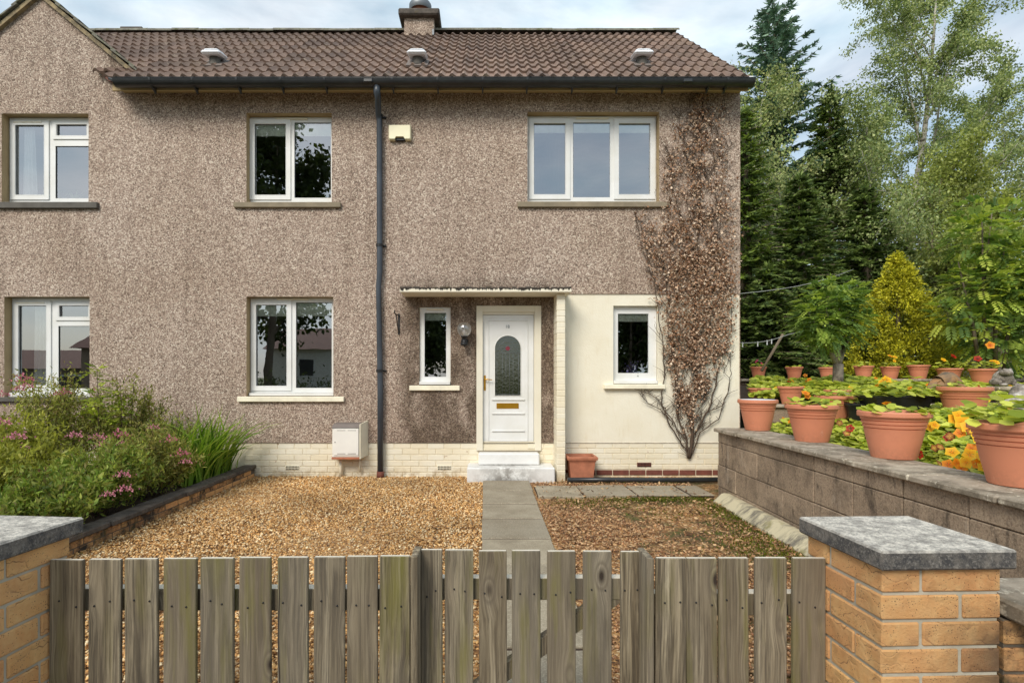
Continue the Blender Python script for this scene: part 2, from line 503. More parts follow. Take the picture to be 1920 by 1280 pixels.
    eff = g.rng(g.noise(g.mapping(p, (3.1, 3.1, 1.0), (5, 2, 1)), 1.3, 8, 0.72), 0.60, 0.74, 0, 0.8)
    c = g.mix(eff, c, lin(196, 184, 168))
    MT['block'] = g.pbr(c, 0.92, g.bump(g.noise(p, 80, 5, 0.7), 0.7, 0.008))
    g = NT('coping_stone')
    p = g.pos()
    c = g.mix(g.rnd(), lin(182, 168, 148), lin(158, 146, 130))
    c = g.mix(g.rng(g.noise(p, 5, 7, 0.7), 0.42, 0.62), c, lin(112, 102, 86))
    c = g.mix(g.rng(g.noise(p, 22, 6, 0.7), 0.56, 0.66), c, lin(206, 196, 176))
    MT['coping'] = g.pbr(c, 0.9, g.bump(g.noise(p, 40, 6, 0.7), 0.6, 0.008))
    g = NT('dark_coping')
    p = g.pos()
    c = g.mix(g.rng(g.noise(p, 8, 6, 0.7), 0.4, 0.65), lin(96, 88, 80), lin(58, 52, 48))
    c = g.mix(g.rng(g.noise(p, 5, 5, 0.7), 0.58, 0.7), c, lin(84, 74, 44))
    MT['dark_coping'] = g.pbr(c, 0.9, g.bump(g.noise(p, 50, 5), 0.6, 0.008))
    g = NT('kerb_concrete')
    p = g.pos()
    c = g.mix(g.rng(g.noise(g.mapping(p, (3, 7, 3)), 1.0, 7, 0.75), 0.46, 0.62), lin(198, 188, 158), lin(118, 112, 100))
    c = g.mix(g.rng(g.noise(p, 5, 5), 0.58, 0.7), c, lin(130, 124, 76))
    MT['kerb'] = g.pbr(c, 0.9, g.bump(g.noise(p, 60, 5), 0.4, 0.006))
    g = NT('rock')
    p = g.pos()
    c = g.ramp(g.noise(p, 9, 7, 0.7), [(0.3, lin(70, 64, 58)), (0.5, lin(140, 130, 120)), (0.7, lin(214, 208, 198))])
    MT['rock'] = g.pbr(c, 0.9, g.bump(g.noise(p, 30, 6, 0.7), 0.8, 0.02))
    g = NT('ornament')
    p = g.pos()
    c = g.ramp(g.noise(p, 5, 5, 0.6), [(0.35, lin(96, 84, 70)), (0.5, lin(140, 110, 78)), (0.65, lin(176, 128, 78))])
    MT['ornament'] = g.pbr(c, 0.7, g.bump(g.noise(p, 60, 5), 0.5, 0.01))

    g = NT('grass_ground')
    p = g.pos()
    c = g.mix(g.noise(p, 0.8, 6), lin(70, 84, 38), lin(98, 100, 54))
    MT['grass_ground'] = g.pbr(c, 0.95, g.bump(g.noise(p, 30, 6), 0.6, 0.02))

    for nm, trans in (('leaf', 0.42), ('needle', 0.2), ('petal', 0.35), ('dead_leaf', 0.1)):
        g = NT(nm)
        a = g.n('Attribute', attribute_name='col').outputs['Color']
        b = g.n('BsdfPrincipled', {'Base Color': a, 'Roughness': 0.55, 'Specular IOR Level': 0.35})
        t = g.n('BsdfTranslucent', {'Color': g.mix(0.5, a, (1.0, 1.0, 0.35), 'MULTIPLY') if nm == 'leaf' else a})
        MT[nm] = g.surf(g.n('MixShader', {0: trans, 1: b.outputs[0], 2: t.outputs[0]}).outputs[0])
    g = NT('bark')
    p = g.pos()
    c = g.mix(g.noise(g.mapping(p, (12, 12, 3)), 1.0, 6, 0.7), lin(74, 62, 50), lin(134, 120, 102))
    MT['bark'] = g.pbr(c, 0.9, g.bump(g.noise(g.mapping(p, (30, 30, 6)), 1.0, 5), 0.7, 0.02))
    g = NT('birch_bark')
    p = g.pos()
    c = g.ramp(g.noise(g.mapping(p, (4, 4, 9)), 1.0, 5, 0.7), [(0.36, lin(66, 58, 50)), (0.5, lin(168, 160, 148)), (0.7, lin(206, 202, 192))])
    MT['birch'] = g.pbr(c, 0.8)
    g = NT('grey_bark')
    p = g.pos()
    c = g.ramp(g.noise(g.mapping(p, (5, 5, 4)), 1.6, 6, 0.7), [(0.36, lin(74, 64, 56)), (0.55, lin(146, 134, 120)), (0.7, lin(176, 164, 146))])
    MT['grey_bark'] = g.pbr(c, 0.85, g.bump(g.noise(p, 60, 5), 0.4, 0.01))
    g = NT('vine_stem')
    p = g.pos()
    MT['vine'] = g.pbr(g.mix(g.noise(p, 14, 4), lin(96, 78, 62), lin(60, 48, 38)), 0.9)
    g = NT('globe_glass')
    gl = g.n('BsdfGlossy', {'Color': (1, 1, 1, 1), 'Roughness': 0.08})
    df = g.n('BsdfTranslucent', {'Color': (0.75, 0.74, 0.72, 1)})
    tr = g.n('BsdfTransparent', {'Color': (0.85, 0.85, 0.85, 1)})
    m1 = g.n('MixShader', {0: 0.55, 1: df.outputs[0], 2: tr.outputs[0]})
    MT['globe'] = g.surf(g.n('MixShader', {0: 0.15, 1: m1.outputs[0], 2: gl.outputs[0]}).outputs[0])


make_materials()

# ------------------------------------------------------------------ object helpers
WM = {}
I4 = Matrix.Identity(4)
T = Matrix.Translation


def put(o, parent=None, M=None):
    M = M if M is not None else I4
    COL.objects.link(o)
    if parent is not None:
        o.parent = parent
        o.matrix_parent_inverse = WM[parent.name].inverted()
    o.matrix_basis = M
    WM[o.name] = M.copy()
    return o


def tag(o, label=None, cat=None, group=None, kind=None):
    for k, v in (('label', label), ('category', cat), ('group', group), ('kind', kind)):
        if v:
            o[k] = v
    return o


def thing(name, label, cat, loc=(0, 0, 0), rz=0.0, group=None):
    o = bpy.data.objects.new(name, None)
    o.empty_display_size = 0.1
    put(o, None, T(Vector(loc)) @ Matrix.Rotation(rz, 4, 'Z'))
    return tag(o, label, cat, group)


def inst(name, me, parent=None, M=None):
    return put(bpy.data.objects.new(name, me), parent, M)


def setmat(me, *keys):
    for k in keys:
        me.materials.append(MT[k])
    return me


class MB:
    """Collects faces, then becomes one mesh."""

    def __init__(self):
        self.v, self.f, self.mi, self.sm = [], [], [], []

    def add(self, vs, fs, mi=0, smooth=False):
        b = len(self.v)
        self.v.extend(tuple(x) for x in vs)
        for f in fs:
            self.f.append(tuple(b + i for i in f))
            self.mi.append(mi)
            self.sm.append(smooth)
        return self

    def quad(self, a, b, c, d, mi=0):
        return self.add([a, b, c, d], [(0, 1, 2, 3)], mi)

    def box(self, x0, x1, y0, y1, z0, z1, c=0.0, mi=0, M=None):
        if c <= 0:
            vs = [(x, y, z) for x in (x0, x1) for y in (y0, y1) for z in (z0, z1)]
            fs = [(0, 1, 3, 2), (4, 6, 7, 5), (0, 4, 5, 1), (2, 3, 7, 6), (0, 2, 6, 4), (1, 5, 7, 3)]
        else:
            vs, idx = [], {}
            for sx in (0, 1):
                for sy in (0, 1):
                    for sz in (0, 1):
                        P = [(x0, x1)[sx], (y0, y1)[sy], (z0, z1)[sz]]
                        I = [P[0] + (c, -c)[sx], P[1] + (c, -c)[sy], P[2] + (c, -c)[sz]]
                        for a in range(3):
                            q = list(I)
                            q[a] = P[a]
                            idx[(sx, sy, sz, a)] = len(vs)
                            vs.append(tuple(q))
            fs = []
            for a in range(3):
                b, d = (a + 1) % 3, (a + 2) % 3
                for s in (0, 1):
                    loop = []
                    for (i, j) in ((0, 0), (1, 0), (1, 1), (0, 1)):
                        k = [0, 0, 0]
                        k[a], k[b], k[d] = s, i, j
                        loop.append(idx[(*k, a)])
                    fs.append(tuple(loop if s else loop[::-1]))
                for i in (0, 1):
                    for j in (0, 1):
                        k0, k1 = [0, 0, 0], [0, 0, 0]
                        k0[b] = k1[b] = i
                        k0[d] = k1[d] = j
                        k0[a], k1[a] = 0, 1
                        q = [idx[(*k0, b)], idx[(*k1, b)], idx[(*k1, d)], idx[(*k0, d)]]
                        fs.append(tuple(q if (i ^ j) else q[::-1]))
            for sx in (0, 1):
                for sy in (0, 1):
                    for sz in (0, 1):
                        t = [idx[(sx, sy, sz, a)] for a in range(3)]
                        fs.append(tuple(t if (sx + sy + sz) % 2 else t[::-1]))
        if M is not None:
            vs = [tuple(M @ Vector(v)) for v in vs]
        return self.add(vs, fs, mi)

    def tube(self, pts, rad, n=8, cap=True, mi=0):
        pts = [Vector(p) for p in pts]
        rad = rad if isinstance(rad, (list, tuple)) else [rad] * len(pts)
        vs, fs = [], []
        prev = None
        for i, p in enumerate(pts):
            d = (pts[min(i + 1, len(pts) - 1)] - pts[max(i - 1, 0)])
            d = d.normalized() if d.length > 1e-9 else Vector((0, 0, 1))
            if prev is None:
                a = d.orthogonal().normalized()
            else:
                a = prev - d * prev.dot(d)
                a = a.normalized() if a.length > 1e-6 else d.orthogonal().normalized()
            prev = a
            b = d.cross(a)
            for k in range(n):
                t = 2 * math.pi * k / n
                vs.append(p + (a * math.cos(t) + b * math.sin(t)) * rad[i])
        for i in range(len(pts) - 1):
            for k in range(n):
                k2 = (k + 1) % n
                fs.append((i * n + k, i * n + k2, (i + 1) * n + k2, (i + 1) * n + k))
        self.add(vs, fs, mi, True)
        if cap:
            b = len(self.v) - len(vs)
            self.f.append(tuple(b + k for k in range(n))[::-1]); self.mi.append(mi); self.sm.append(False)
            e = b + (len(pts) - 1) * n
            self.f.append(tuple(e + k for k in range(n))); self.mi.append(mi); self.sm.append(False)
        return self

    def lathe(self, prof, n=24, mi=0, smooth=True, M=None, close=False):
        vs, fs = [], []
        for (r, z) in prof:
            for k in range(n):
                t = 2 * math.pi * k / n
                vs.append((r * math.cos(t), r * math.sin(t), z))
        for i in range(len(prof) - 1):
            for k in range(n):
                k2 = (k + 1) % n
                fs.append((i * n + k, i * n + k2, (i + 1) * n + k2, (i + 1) * n + k))
        if close:
            fs.append(tuple(range(n))[::-1])
            fs.append(tuple((len(prof) - 1) * n + k for k in range(n)))
        if M is not None:
            vs = [tuple(M @ Vector(v)) for v in vs]
        return self.add(vs, fs, mi, smooth)

    def mesh(self, name, *mats):
        me = bpy.data.meshes.new(name)
        me.from_pydata(self.v, [], self.f)
        me.polygons.foreach_set('material_index', self.mi)
        me.polygons.foreach_set('use_smooth', self.sm)
        setmat(me, *mats)
        me.update()
        return me

    def build(self, name, mat, parent=None, M=None):
        mats = mat if isinstance(mat, (list, tuple)) else (mat,)
        return inst(name, self.mesh(name, *mats), parent, M)


def plate(x0, x1, z0, z1, holes, y, th, mb=None, mi=0, mr=None, skip=(), back=True):
    """A wall or frame in the XZ plane with rectangular openings; front at y, th thick."""
    mb = mb or MB()
    mr = mi if mr is None else mr
    xs = sorted({x0, x1, *[h[i] for h in list(holes) + list(skip) for i in (0, 1)]})
    zs = sorted({z0, z1, *[h[i] for h in list(holes) + list(skip) for i in (2, 3)]})
    xs = [x for x in xs if x0 <= x <= x1]
    zs = [z for z in zs if z0 <= z <= z1]
    inside = lambda x, z: any(h[0] < x < h[1] and h[2] < z < h[3] for h in list(holes) + list(skip))
    for i in range(len(xs) - 1):
        for j in range(len(zs) - 1):
            a, b, c, d = xs[i], xs[i + 1], zs[j], zs[j + 1]
            if inside((a + b) / 2, (c + d) / 2):
                continue
            mb.quad((a, y, c), (b, y, c), (b, y, d), (a, y, d), mi)
            if back:
                mb.quad((a, y + th, c), (a, y + th, d), (b, y + th, d), (b, y + th, c), mi)
    for (a, b, c, d) in holes:
        mb.quad((a, y, c), (a, y, d), (a, y + th, d), (a, y + th, c), mr)
        mb.quad((b, y, c), (b, y + th, c), (b, y + th, d), (b, y, d), mr)
        mb.quad((a, y, c), (a, y + th, c), (b, y + th, c), (b, y, c), mr)
        mb.quad((a, y, d), (b, y, d), (b, y + th, d), (a, y + th, d), mr)
    a, b, c, d = x0, x1, z0, z1
    mb.quad((a, y, c), (a, y + th, c), (a, y + th, d), (a, y, d), mi)
    mb.quad((b, y, c), (b, y, d), (b, y + th, d), (b, y + th, c), mi)
    mb.quad((a, y, c), (b, y, c), (b, y + th, c), (a, y + th, c), mi)
    mb.quad((a, y, d), (a, y + th, d), (b, y + th, d), (b, y, d), mi)
    return mb


def np_mesh(name, V, F, col, *mats, smooth=False):
    """V (n,3), F (m,k) one polygon size, col (n,3) stored as the point colour 'col'."""
    V = np.ascontiguousarray(V, dtype=np.float32)
    F = np.ascontiguousarray(F, dtype=np.int32)
    me = bpy.data.meshes.new(name)
    me.vertices.add(len(V))
    me.vertices.foreach_set('co', V.ravel())
    m, k = F.shape
    me.loops.add(m * k)
    me.loops.foreach_set('vertex_index', F.ravel())
    me.polygons.add(m)
    me.polygons.foreach_set('loop_start', np.arange(0, m * k, k, dtype=np.int32))
    me.update(calc_edges=True)
    if smooth:
        me.polygons.foreach_set('use_smooth', np.ones(m, dtype=bool))
    if col is not None:
        at_ = me.color_attributes.new('col', 'FLOAT_COLOR', 'POINT')
        c4 = np.ones((len(V), 4), dtype=np.float32)
        c4[:, :3] = col
        at_.data.foreach_set('color', c4.ravel())
    setmat(me, *mats)
    return me


def unit(a):
    return a / np.maximum(np.linalg.norm(a, axis=1, keepdims=True), 1e-9)


def rand_dirs(n, rng=RNG):
    return unit(rng.normal(size=(n, 3)))


def leaf_quads(P, A, Nn, L, W, col, fold=0.12, mid=0.45):
    """Rhombic leaves: P base, A long axis, Nn face normal; returns V, F, C."""
    n = len(P)
    A = unit(A)
    S = unit(np.cross(A, Nn))
    Nn = np.cross(S, A)
    L = np.broadcast_to(np.asarray(L, float), (n,))[:, None]
    W = np.broadcast_to(np.asarray(W, float), (n,))[:, None]
    m = P + A * L * mid - Nn * W * fold
    tip = P + A * L
    V = np.stack([P, m + S * W / 2, tip, m - S * W / 2], axis=1).reshape(-1, 3)
    F = np.arange(4 * n).reshape(n, 4)
    return V, F, np.repeat(col, 4, axis=0)


def mixcol(n, stops, rng=RNG, jit=0.12):
    """n colours drawn between the given linear colours."""
    s = np.array(stops)
    t = rng.random(n) * (len(s) - 1)
    i = np.minimum(t.astype(int), len(s) - 2)
    f = (t - i)[:, None]
    c = s[i] * (1 - f) + s[i + 1] * f
    return np.clip(c * (1 + rng.normal(size=(n, 1)) * jit), 0, 1)


def joinVFC(parts):
    Vs, Fs, Cs, o = [], [], [], 0
    for V, F, C in parts:
        Vs.append(V); Fs.append(F + o); Cs.append(C); o += len(V)
    return np.concatenate(Vs), np.concatenate(Fs), np.concatenate(Cs)

# ================================================================== ground and setting
def build_ground():
    g = MB().quad((-400, -400, -0.05), (400, -400, -0.05), (400, 400, -0.05), (-400, 400, -0.05)).build('ground', 'grass_ground')
    tag(g, kind='structure')
    gb = MB()
    n = 40
    gb.quad((-3.16, 1.70, 0.0), (3.49, 1.70, 0.0), (3.49, 7.70, 0.0), (-3.16, 7.70, 0.0))
    tag(gb.build('gravel_ground', 'gravel_bed'), kind='structure')
    tag(MB().quad((-12, -1.6, -0.03), (12, -1.6, -0.03), (12, 1.70, -0.03), (-12, 1.70, -0.03)).build('pavement', 'pavement'), kind='structure')
    tag(MB().quad((-80, -7.5, -0.04), (80, -7.5, -0.04), (80, -1.6, -0.04), (-80, -1.6, -0.04)).build('road', 'asphalt'), kind='structure')
    k = MB().box(-40, 40, -1.74, -1.60, -0.05, 0.07, 0.02).build('kerb', 'kerb')
    tag(k, kind='structure')
    # front path
    p = bpy.data.objects.new('garden_path', None)
    put(p)
    tag(p, kind='structure')
    MB().box(-0.02, .53, 1.73, 7.23, -.03, .027).build('joint_bed', 'soil', p)
    ys = [7.235, 6.60, 5.92, 5.31, 4.655, 4.02, 3.378, 2.77, 2.13, 1.72]
    for i in range(len(ys) - 1):
        y1, y0 = ys[i], ys[i + 1]
        x1 = 0.545 + 0.008 * (y0 - 4) + random.uniform(-.005, .005)
        MB().box(-0.028 + random.uniform(-.004, .004), x1, y0 + .014, y1 - .014, -0.03, 0.036 + random.uniform(-.004, .004), 0.006).build('paving_slab', 'slab', p)
    s = bpy.data.objects.new('side_path', None)
    put(s)
    tag(s, kind='structure')
    MB().box(.6, 2.6, 6.36, 6.90, -.03, .020).build('joint_bed', 'soil', s)
    xs = [0.585, 1.125, 1.735, 2.345, 2.62]
    for i in range(4):
        M = T((xs[i], 6.31, 0)) @ Matrix.Rotation(R((-1.0, 1.2, .8, 0)[i]), 4, 'Z') @ Matrix.Rotation(R((.3, -.4, .4, 0)[i]), 4, 'Y')
        MB().box(0.014, xs[i + 1] - xs[i] - .014, (0, .03, .05, .06)[i], 0.62, -0.03, 0.03, 0.006).build('paving_slab', 'slab', s, M)


def build_pebbles():
    def stones(n, x0, x1, y0, y1, cols, rmin, rmax, keep=None):
        # denser towards the viewer's side of the bed is not needed: even spread
        P = np.stack([RNG.uniform(x0, x1, n), RNG.uniform(y0, y1, n), np.zeros(n)], 1)
        if keep is not None:
            P = P[keep(P)]
        n = len(P)
        r = RNG.uniform(rmin, rmax, n) * (0.75 + 0.25 * RNG.random(n))
        P[:, 2] = 0.003 + RNG.random(n) * 0.012
        P[:, 2] += 0.012 * np.sin(P[:, 0] * 2.1 + 1) * np.sin(P[:, 1] * 1.7)
        base = np.array([[1, 0, 0], [0, 1, 0], [-1, 0, 0], [0, -1, 0], [0, 0, 1], [0, 0, -1]], float)
        F0 = np.array([[0, 1, 4], [1, 2, 4], [2, 3, 4], [3, 0, 4], [1, 0, 5], [2, 1, 5], [3, 2, 5], [0, 3, 5]])
        sc = np.stack([np.ones(n), RNG.uniform(0.55, 0.95, n), RNG.uniform(0.32, 0.6, n)], 1) * r[:, None]
        loc = base[None] * sc[:, None, :] * RNG.uniform(0.75, 1.2, (n, 6, 1))
        # random tilt
        a, b = RNG.uniform(0, 6.283, n), RNG.normal(0, 0.45, n)
        ca, sa, cb, sb = np.cos(a), np.sin(a), np.cos(b), np.sin(b)
        x = loc[..., 0] * cb[:, None] + loc[..., 2] * sb[:, None]
        z = -loc[..., 0] * sb[:, None] + loc[..., 2] * cb[:, None]
        y = loc[..., 1]
        X = x * ca[:, None] - y * sa[:, None]
        Y = x * sa[:, None] + y * ca[:, None]
        V = np.stack([X, Y, z], -1) + P[:, None, :]
        F = (F0[None] + 6 * np.arange(n)[:, None, None]).reshape(-1, 3)
        C = np.repeat(cols(n, P), 6, axis=0)
        return V.reshape(-1, 3), F, C
    gold = [lin(110, 74, 40), lin(172, 124, 70), lin(204, 158, 98), lin(216, 176, 118), lin(236, 216, 176), lin(186, 138, 84), lin(206, 160, 96)]
    brown = [lin(84, 60, 40), lin(150, 104, 68), lin(186, 140, 98), lin(208, 172, 132), lin(110, 80, 54)]
    path = lambda P: ~((P[:, 0] > -0.045) & (P[:, 0] < 0.57))
    V, F, C = stones(64000, -3.14, -0.03, 1.85, 7.66, lambda n, P: mixcol(n, gold, jit=.16) * (1 + .16 * np.sin(P[:, 0] * 2.3 + .7 * np.sin(P[:, 1] * 1.9)) * np.sin(P[:, 1] * 2.7 + 1) + .10 * np.sin(P[:, 0] * 7.1) * np.sin(P[:, 1] * 6.3))[:, None], 0.009, 0.0205)
    tag(inst('gravel', np_mesh('gravel', V, F, C, 'pebble')), 'golden gravel filling the front garden left of the path', 'gravel', kind='stuff')

    def keep(P):
        side = (P[:, 1] > 6.28) & (P[:, 1] < 6.95)
        th = np.sin(P[:, 0] * 3.1 + 2) * np.sin(P[:, 1] * 2.7) + RNG.normal(0, .45, len(P))
        return path(P) & ~side & (th < 0.75) & ~((P[:, 0] > 1.35) & (P[:, 1] > 5.3) & (P[:, 1] < 6.3) & (RNG.random(len(P)) > .12))
    V, F, C = stones(26000, 0.55, 2.62, 1.85, 7.64, lambda n, P: mixcol(n, brown, jit=.16), 0.008, 0.019, keep)
    tag(inst('gravel', np_mesh('gravel', V, F, C, 'pebble')), 'brown leaf-strewn gravel between the path and the block wall', 'gravel', kind='stuff')
    n = 520
    P = np.stack([RNG.uniform(-3.1, -.1, n), RNG.uniform(2.5, 7.6, n), RNG.uniform(.018, .03, n)], 1)
    P[:120, 0] = -3.08 + np.abs(RNG.normal(0, .10, 120))
    A = rand_dirs(n); A[:, 2] *= .3
    L = RNG.uniform(.015, .045, n)
    V, F, C = leaf_quads(P, A, rand_dirs(n) * .5 + [0, 0, 1], L, L * .5, mixcol(n, [lin(60, 42, 28), lin(110, 78, 48), lin(150, 112, 70), lin(96, 100, 40)]))
    tag(inst('fallen_leaves', np_mesh('fallen_leaves', V, F, C, 'dead_leaf')), 'few dark dead leaves on the golden gravel', 'leaves', kind='stuff')
    # moss and short weeds in the damp corner by the slabs
    n = 9000
    ctr = np.array([[1.95, 6.22, .30, .05, 1.4], [1.15, 6.05, .25, .12, .3], [2.35, 4.9, .16, .4, .4], [2.42, 5.7, .08, .35, .4], [1.9, 5.7, .4, .25, .15], [2.0, 7.25, .5, .05, .5], [2.2, 4.4, .2, .2, .4]])
    k = RNG.choice(len(ctr), n, p=ctr[:, 4] / ctr[:, 4].sum())
    P = np.stack([ctr[k, 0] + RNG.normal(0, 1, n) * ctr[k, 2], ctr[k, 1] + RNG.normal(0, 1, n) * ctr[k, 3], np.full(n, 0.004)], 1)
    P = P[(P[:, 0] < 2.55) & (P[:, 0] > .62)]
    n = len(P)
    A = rand_dirs(n)
    A[:, 2] = np.abs(A[:, 2]) + 0.5
    L = RNG.uniform(.012, .034, n)
    V, F, C = leaf_quads(P, A, rand_dirs(n), L, L * .4, mixcol(n, [lin(66, 72, 24), lin(96, 104, 30), lin(128, 134, 40)]))
    tag(inst('moss', np_mesh('moss', V, F, C, 'leaf')), 'green moss and tiny weeds on the damp gravel', 'moss', kind='stuff')
    n = 3200
    P = np.stack([RNG.uniform(.62, 2.5, n), RNG.uniform(2.2, 7.5, n), RNG.uniform(.02, .035, n)], 1)
    A = rand_dirs(n); A[:, 2] *= .25
    Nn = rand_dirs(n) * .5; Nn[:, 2] += 1
    L = RNG.uniform(.02, .055, n)
    V, F, C = leaf_quads(P, A, Nn, L, L * .5, mixcol(n, [lin(70, 48, 32), lin(120, 86, 56), lin(196, 156, 110), lin(214, 180, 136)]))
    tag(inst('fallen_leaves', np_mesh('fallen_leaves', V, F, C, 'dead_leaf')), 'dry brown leaves scattered on the gravel by the block wall', 'leaves', kind='stuff')


# ================================================================== the house
YF, YW = 7.66, 7.785          # face of the pebbledash, face of the window frames
XR, XL = 3.487, -9.2
ZB = 0.468                    # top of the brick base course
EY, EZ, RY, RZ = 7.33, 5.262, 10.09, 7.525
PITCH = math.atan2(RZ - EZ, RY - EY)


def fo(u0, u1, v0, v1, Y=YF):
    return (px(u0, Y), px(u1, Y), pz(v1, Y), pz(v0, Y))


def build_house():
    H = thing('terraced_house', 'two-storey pebbledashed house with brown tiled roof and white front door', 'house', (0, YF, 0))
    opens = {
        'w1': fo(3, 166, 213, 381), 'w2': fo(462, 622, 212, 381), 'w3': fo(989, 1236, 210, 380),
        'w4': fo(8, 168, 556, 744), 'w5': fo(462, 625, 556, 743), 'w6': fo(786, 845, 575, 722),
        'door': (px(895, YF), px(1013, YF), ZB, pz(575, YF)),
    }
    w7 = fo(1150, 1234, 573, 720, 7.675)
    XC, ZC = 1.03, pz(551, YF)
    mb = plate(XL, XR, ZB, 5.30, list(opens.values()), YF, 0.30, mr=1, skip=[(XC, XR, ZB, ZC)])
    # bell edge over the cream panel
    mb.quad((XC, YF, ZC), (XR, YF, ZC), (XR, YF + .3, ZC), (XC, YF + .3, ZC))
    # gable triangle
    ax, az = -6.08, 6.60
    gx0, gx1 = ax - (az - 5.30) / .83, ax + (az - 5.30) / .83
    mb.add([(gx0, YF, 5.30), (gx1, YF, 5.30), (ax, YF, az), (gx0, YF + .3, 5.30), (gx1, YF + .3, 5.30), (ax, YF + .3, az)],
           [(0, 1, 2), (3, 5, 4)])
    # gable end wall and rear wall
    mb.add([(XR, YF + .3, -.05), (XR, 12.5, -.05), (XR, 12.5, 5.3), (XR, RY, RZ - .06), (XR, YF + .3, 5.52)], [(0, 1, 2, 3, 4)])
    mb.add([(XR - .002, YF + .0, ZB), (XR - .002, YF + .3, ZB), (XR - .002, YF + .3, 5.5), (XR - .002, YF, 5.3)], [(0, 1, 2, 3)])
    mb.quad((XL, 12.5, -.05), (XR, 12.5, -.05), (XR, 12.5, 5.3), (XL, 12.5, 5.3))
    mb.quad((XL, YF + .3, -.05), (XL, YF + .3, 5.3), (XL, 12.5, 5.3), (XL, 12.5, -.05))
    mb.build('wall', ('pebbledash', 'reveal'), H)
    # cream rendered panel under the right-hand bedroom
    plate(XC, XR - .004, ZB - .03, ZC - .001, [w7], 7.675, 0.28).build('rendered_panel', 'cream_render', H)
    # rooms behind the windows
    rm = MB()
    for (x0, x1) in ((XL + .05, -3.9), (-3.85, -1.45), (-1.4, 1.0), (1.05, XR - .05)):
        for (z0, z1, y0) in ((0.32, 2.72, YF + .301), (2.80, 5.18, YF + .301)):
            y1 = 11.6
            rm.quad((x0, y0, z0), (x1, y0, z0), (x1, y1, z0), (x0, y1, z0), 1)
            rm.quad((x0, y0, z1), (x0, y1, z1), (x1, y1, z1), (x1, y0, z1))
            rm.quad((x0, y1, z0), (x1, y1, z0), (x1, y1, z1), (x0, y1, z1))
            rm.quad((x0, y0, z0), (x0, y1, z0), (x0, y1, z1), (x0, y0, z1))
            rm.quad((x1, y0, z0), (x1, y0, z1), (x1, y1, z1), (x1, y1, z0))
    rm.build('interior', ('room_wall', 'room_floor'), H)

    # painted brick base course, brick by brick
    pl = MB()
    pl.quad((XL, 7.679, -.05), (XR, 7.679, -.05), (XR, 7.679, ZB + .02), (XL, 7.679, ZB + .02))
    base = pl.build('base_course', 'cream_brick', H)
    bm_full = MB().box(0.004, 0.224, 7.671, 7.70, .0035, .0765, .004).mesh('brick', 'cream_brick')
    bm_half = MB().box(0.004, 0.110, 7.671, 7.70, .0035, .0765, .004).mesh('brick', 'cream_brick')
    bm_red = MB().box(0.005, 0.223, 7.671, 7.70, .004, .073, .004).mesh('brick', 'red_brick')
    for r in range(6):
        z = ZB - .004 - .08 * (r + 1)
        x = -3.30 + (0.114 if r % 2 else 0)
        while x < 0.93:
            if not (-0.15 < x < 0.60 and r < 6 and x + .228 < .76):
                inst('brick', bm_full, base, T((x, random.uniform(-.0012, .0012), z)))
            x += 0.228
    for r in range(5):
        z = 0.10 + .0733 * r
        M0 = Matrix.Diagonal((1, 1, .0733 / .08, 1))
        x = 1.06 + (0.114 if r % 2 else 0)
        if r % 2:
            inst('brick', bm_half, base, T((1.06, 0, z)) @ M0)
        while x < XR - .2:
            inst('brick', bm_full, base, T((x, random.uniform(-.0012, .0012), z)) @ M0)
            x += 0.228
        if XR - x > .05:
            inst('brick', bm_half, base, T((x, 0, z)) @ Matrix.Diagonal(((XR - x) / .114, 1, .0733 / .08, 1)) if XR - x < .114 else T((x, 0, z)) @ M0)
    x = 1.06
    while x < XR - .2:
        inst('brick', bm_red, base, T((x, random.uniform(-.002, .002), 0.02)))
        x += 0.228
    # air bricks
    for (u, v, m) in ((548, 876.5, 'cream_sill'), (833, 876.5, 'cream_sill'), (1208, 871, 'red_brick')):
        cx, cz = px(u, 7.665), pz(v, 7.665)
        vb = MB().box(cx - .098, cx + .098, 7.664, 7.675, cz - .03, cz + .03, .003)
        o = vb.build('air_brick', m, H)
        hb = MB()
        for i in range(9):
            for j in range(2):
                xx, zz = cx - .08 + i * .02, cz - .014 + j * .028
                hb.box(xx - .006, xx + .006, 7.661, 7.6638, zz - .009, zz + .009)
        hb.build('holes', 'dark_void', o)

    # ---------------- windows
    def window(frame, lights, yw, blind=None, vent=None, upsill=None, curtain=None):
        w = bpy.data.objects.new('window', None)
        put(w, H)
        x0, x1, z0, z1 = frame
        holes = [l['out'] for l in lights]
        plate(x0, x1, z0, z1, holes, yw, .06).build('frame', 'upvc', w)
        for l in lights:
            g = l['glass']
            if l['open']:
                o = l['out']
                e = .012
                mb = plate(o[0] - e, o[1] + e, o[2] - e, o[3] + e, [g], yw - .016, .06)
                # glazing bead, a bevelled inner lip
                b = .010
                mb.quad((g[0] - b, yw - .0175, g[2] - b), (g[1] + b, yw - .0175, g[2] - b), (g[1], yw - .006, g[2]), (g[0], yw - .006, g[2]))
                mb.quad((g[0] - b, yw - .0175, g[2] - b), (g[0], yw - .006, g[2]), (g[0], yw - .006, g[3]), (g[0] - b, yw - .0175, g[3] + b))
                mb.quad((g[1] + b, yw - .0175, g[2] - b), (g[1] + b, yw - .0175, g[3] + b), (g[1], yw - .006, g[3]), (g[1], yw - .006, g[2]))
                mb.build('sash', 'upvc', w)
            MB().quad((g[0] - .006, yw + .018, g[2] - .006), (g[1] + .006, yw + .018, g[2] - .006), (g[1] + .006, yw + .018, g[3] + .006), (g[0] - .006, yw + .018, g[3] + .006)).build('pane', 'glass', w)
            # black gasket line round the glass
            gk = MB()
            t = .005
            for (a, b_, c, d) in ((g[0], g[1], g[3] - t, g[3]), (g[0], g[0] + t, g[2], g[3])):
                gk.box(a, b_, yw + .008, yw + .0165, c, d)
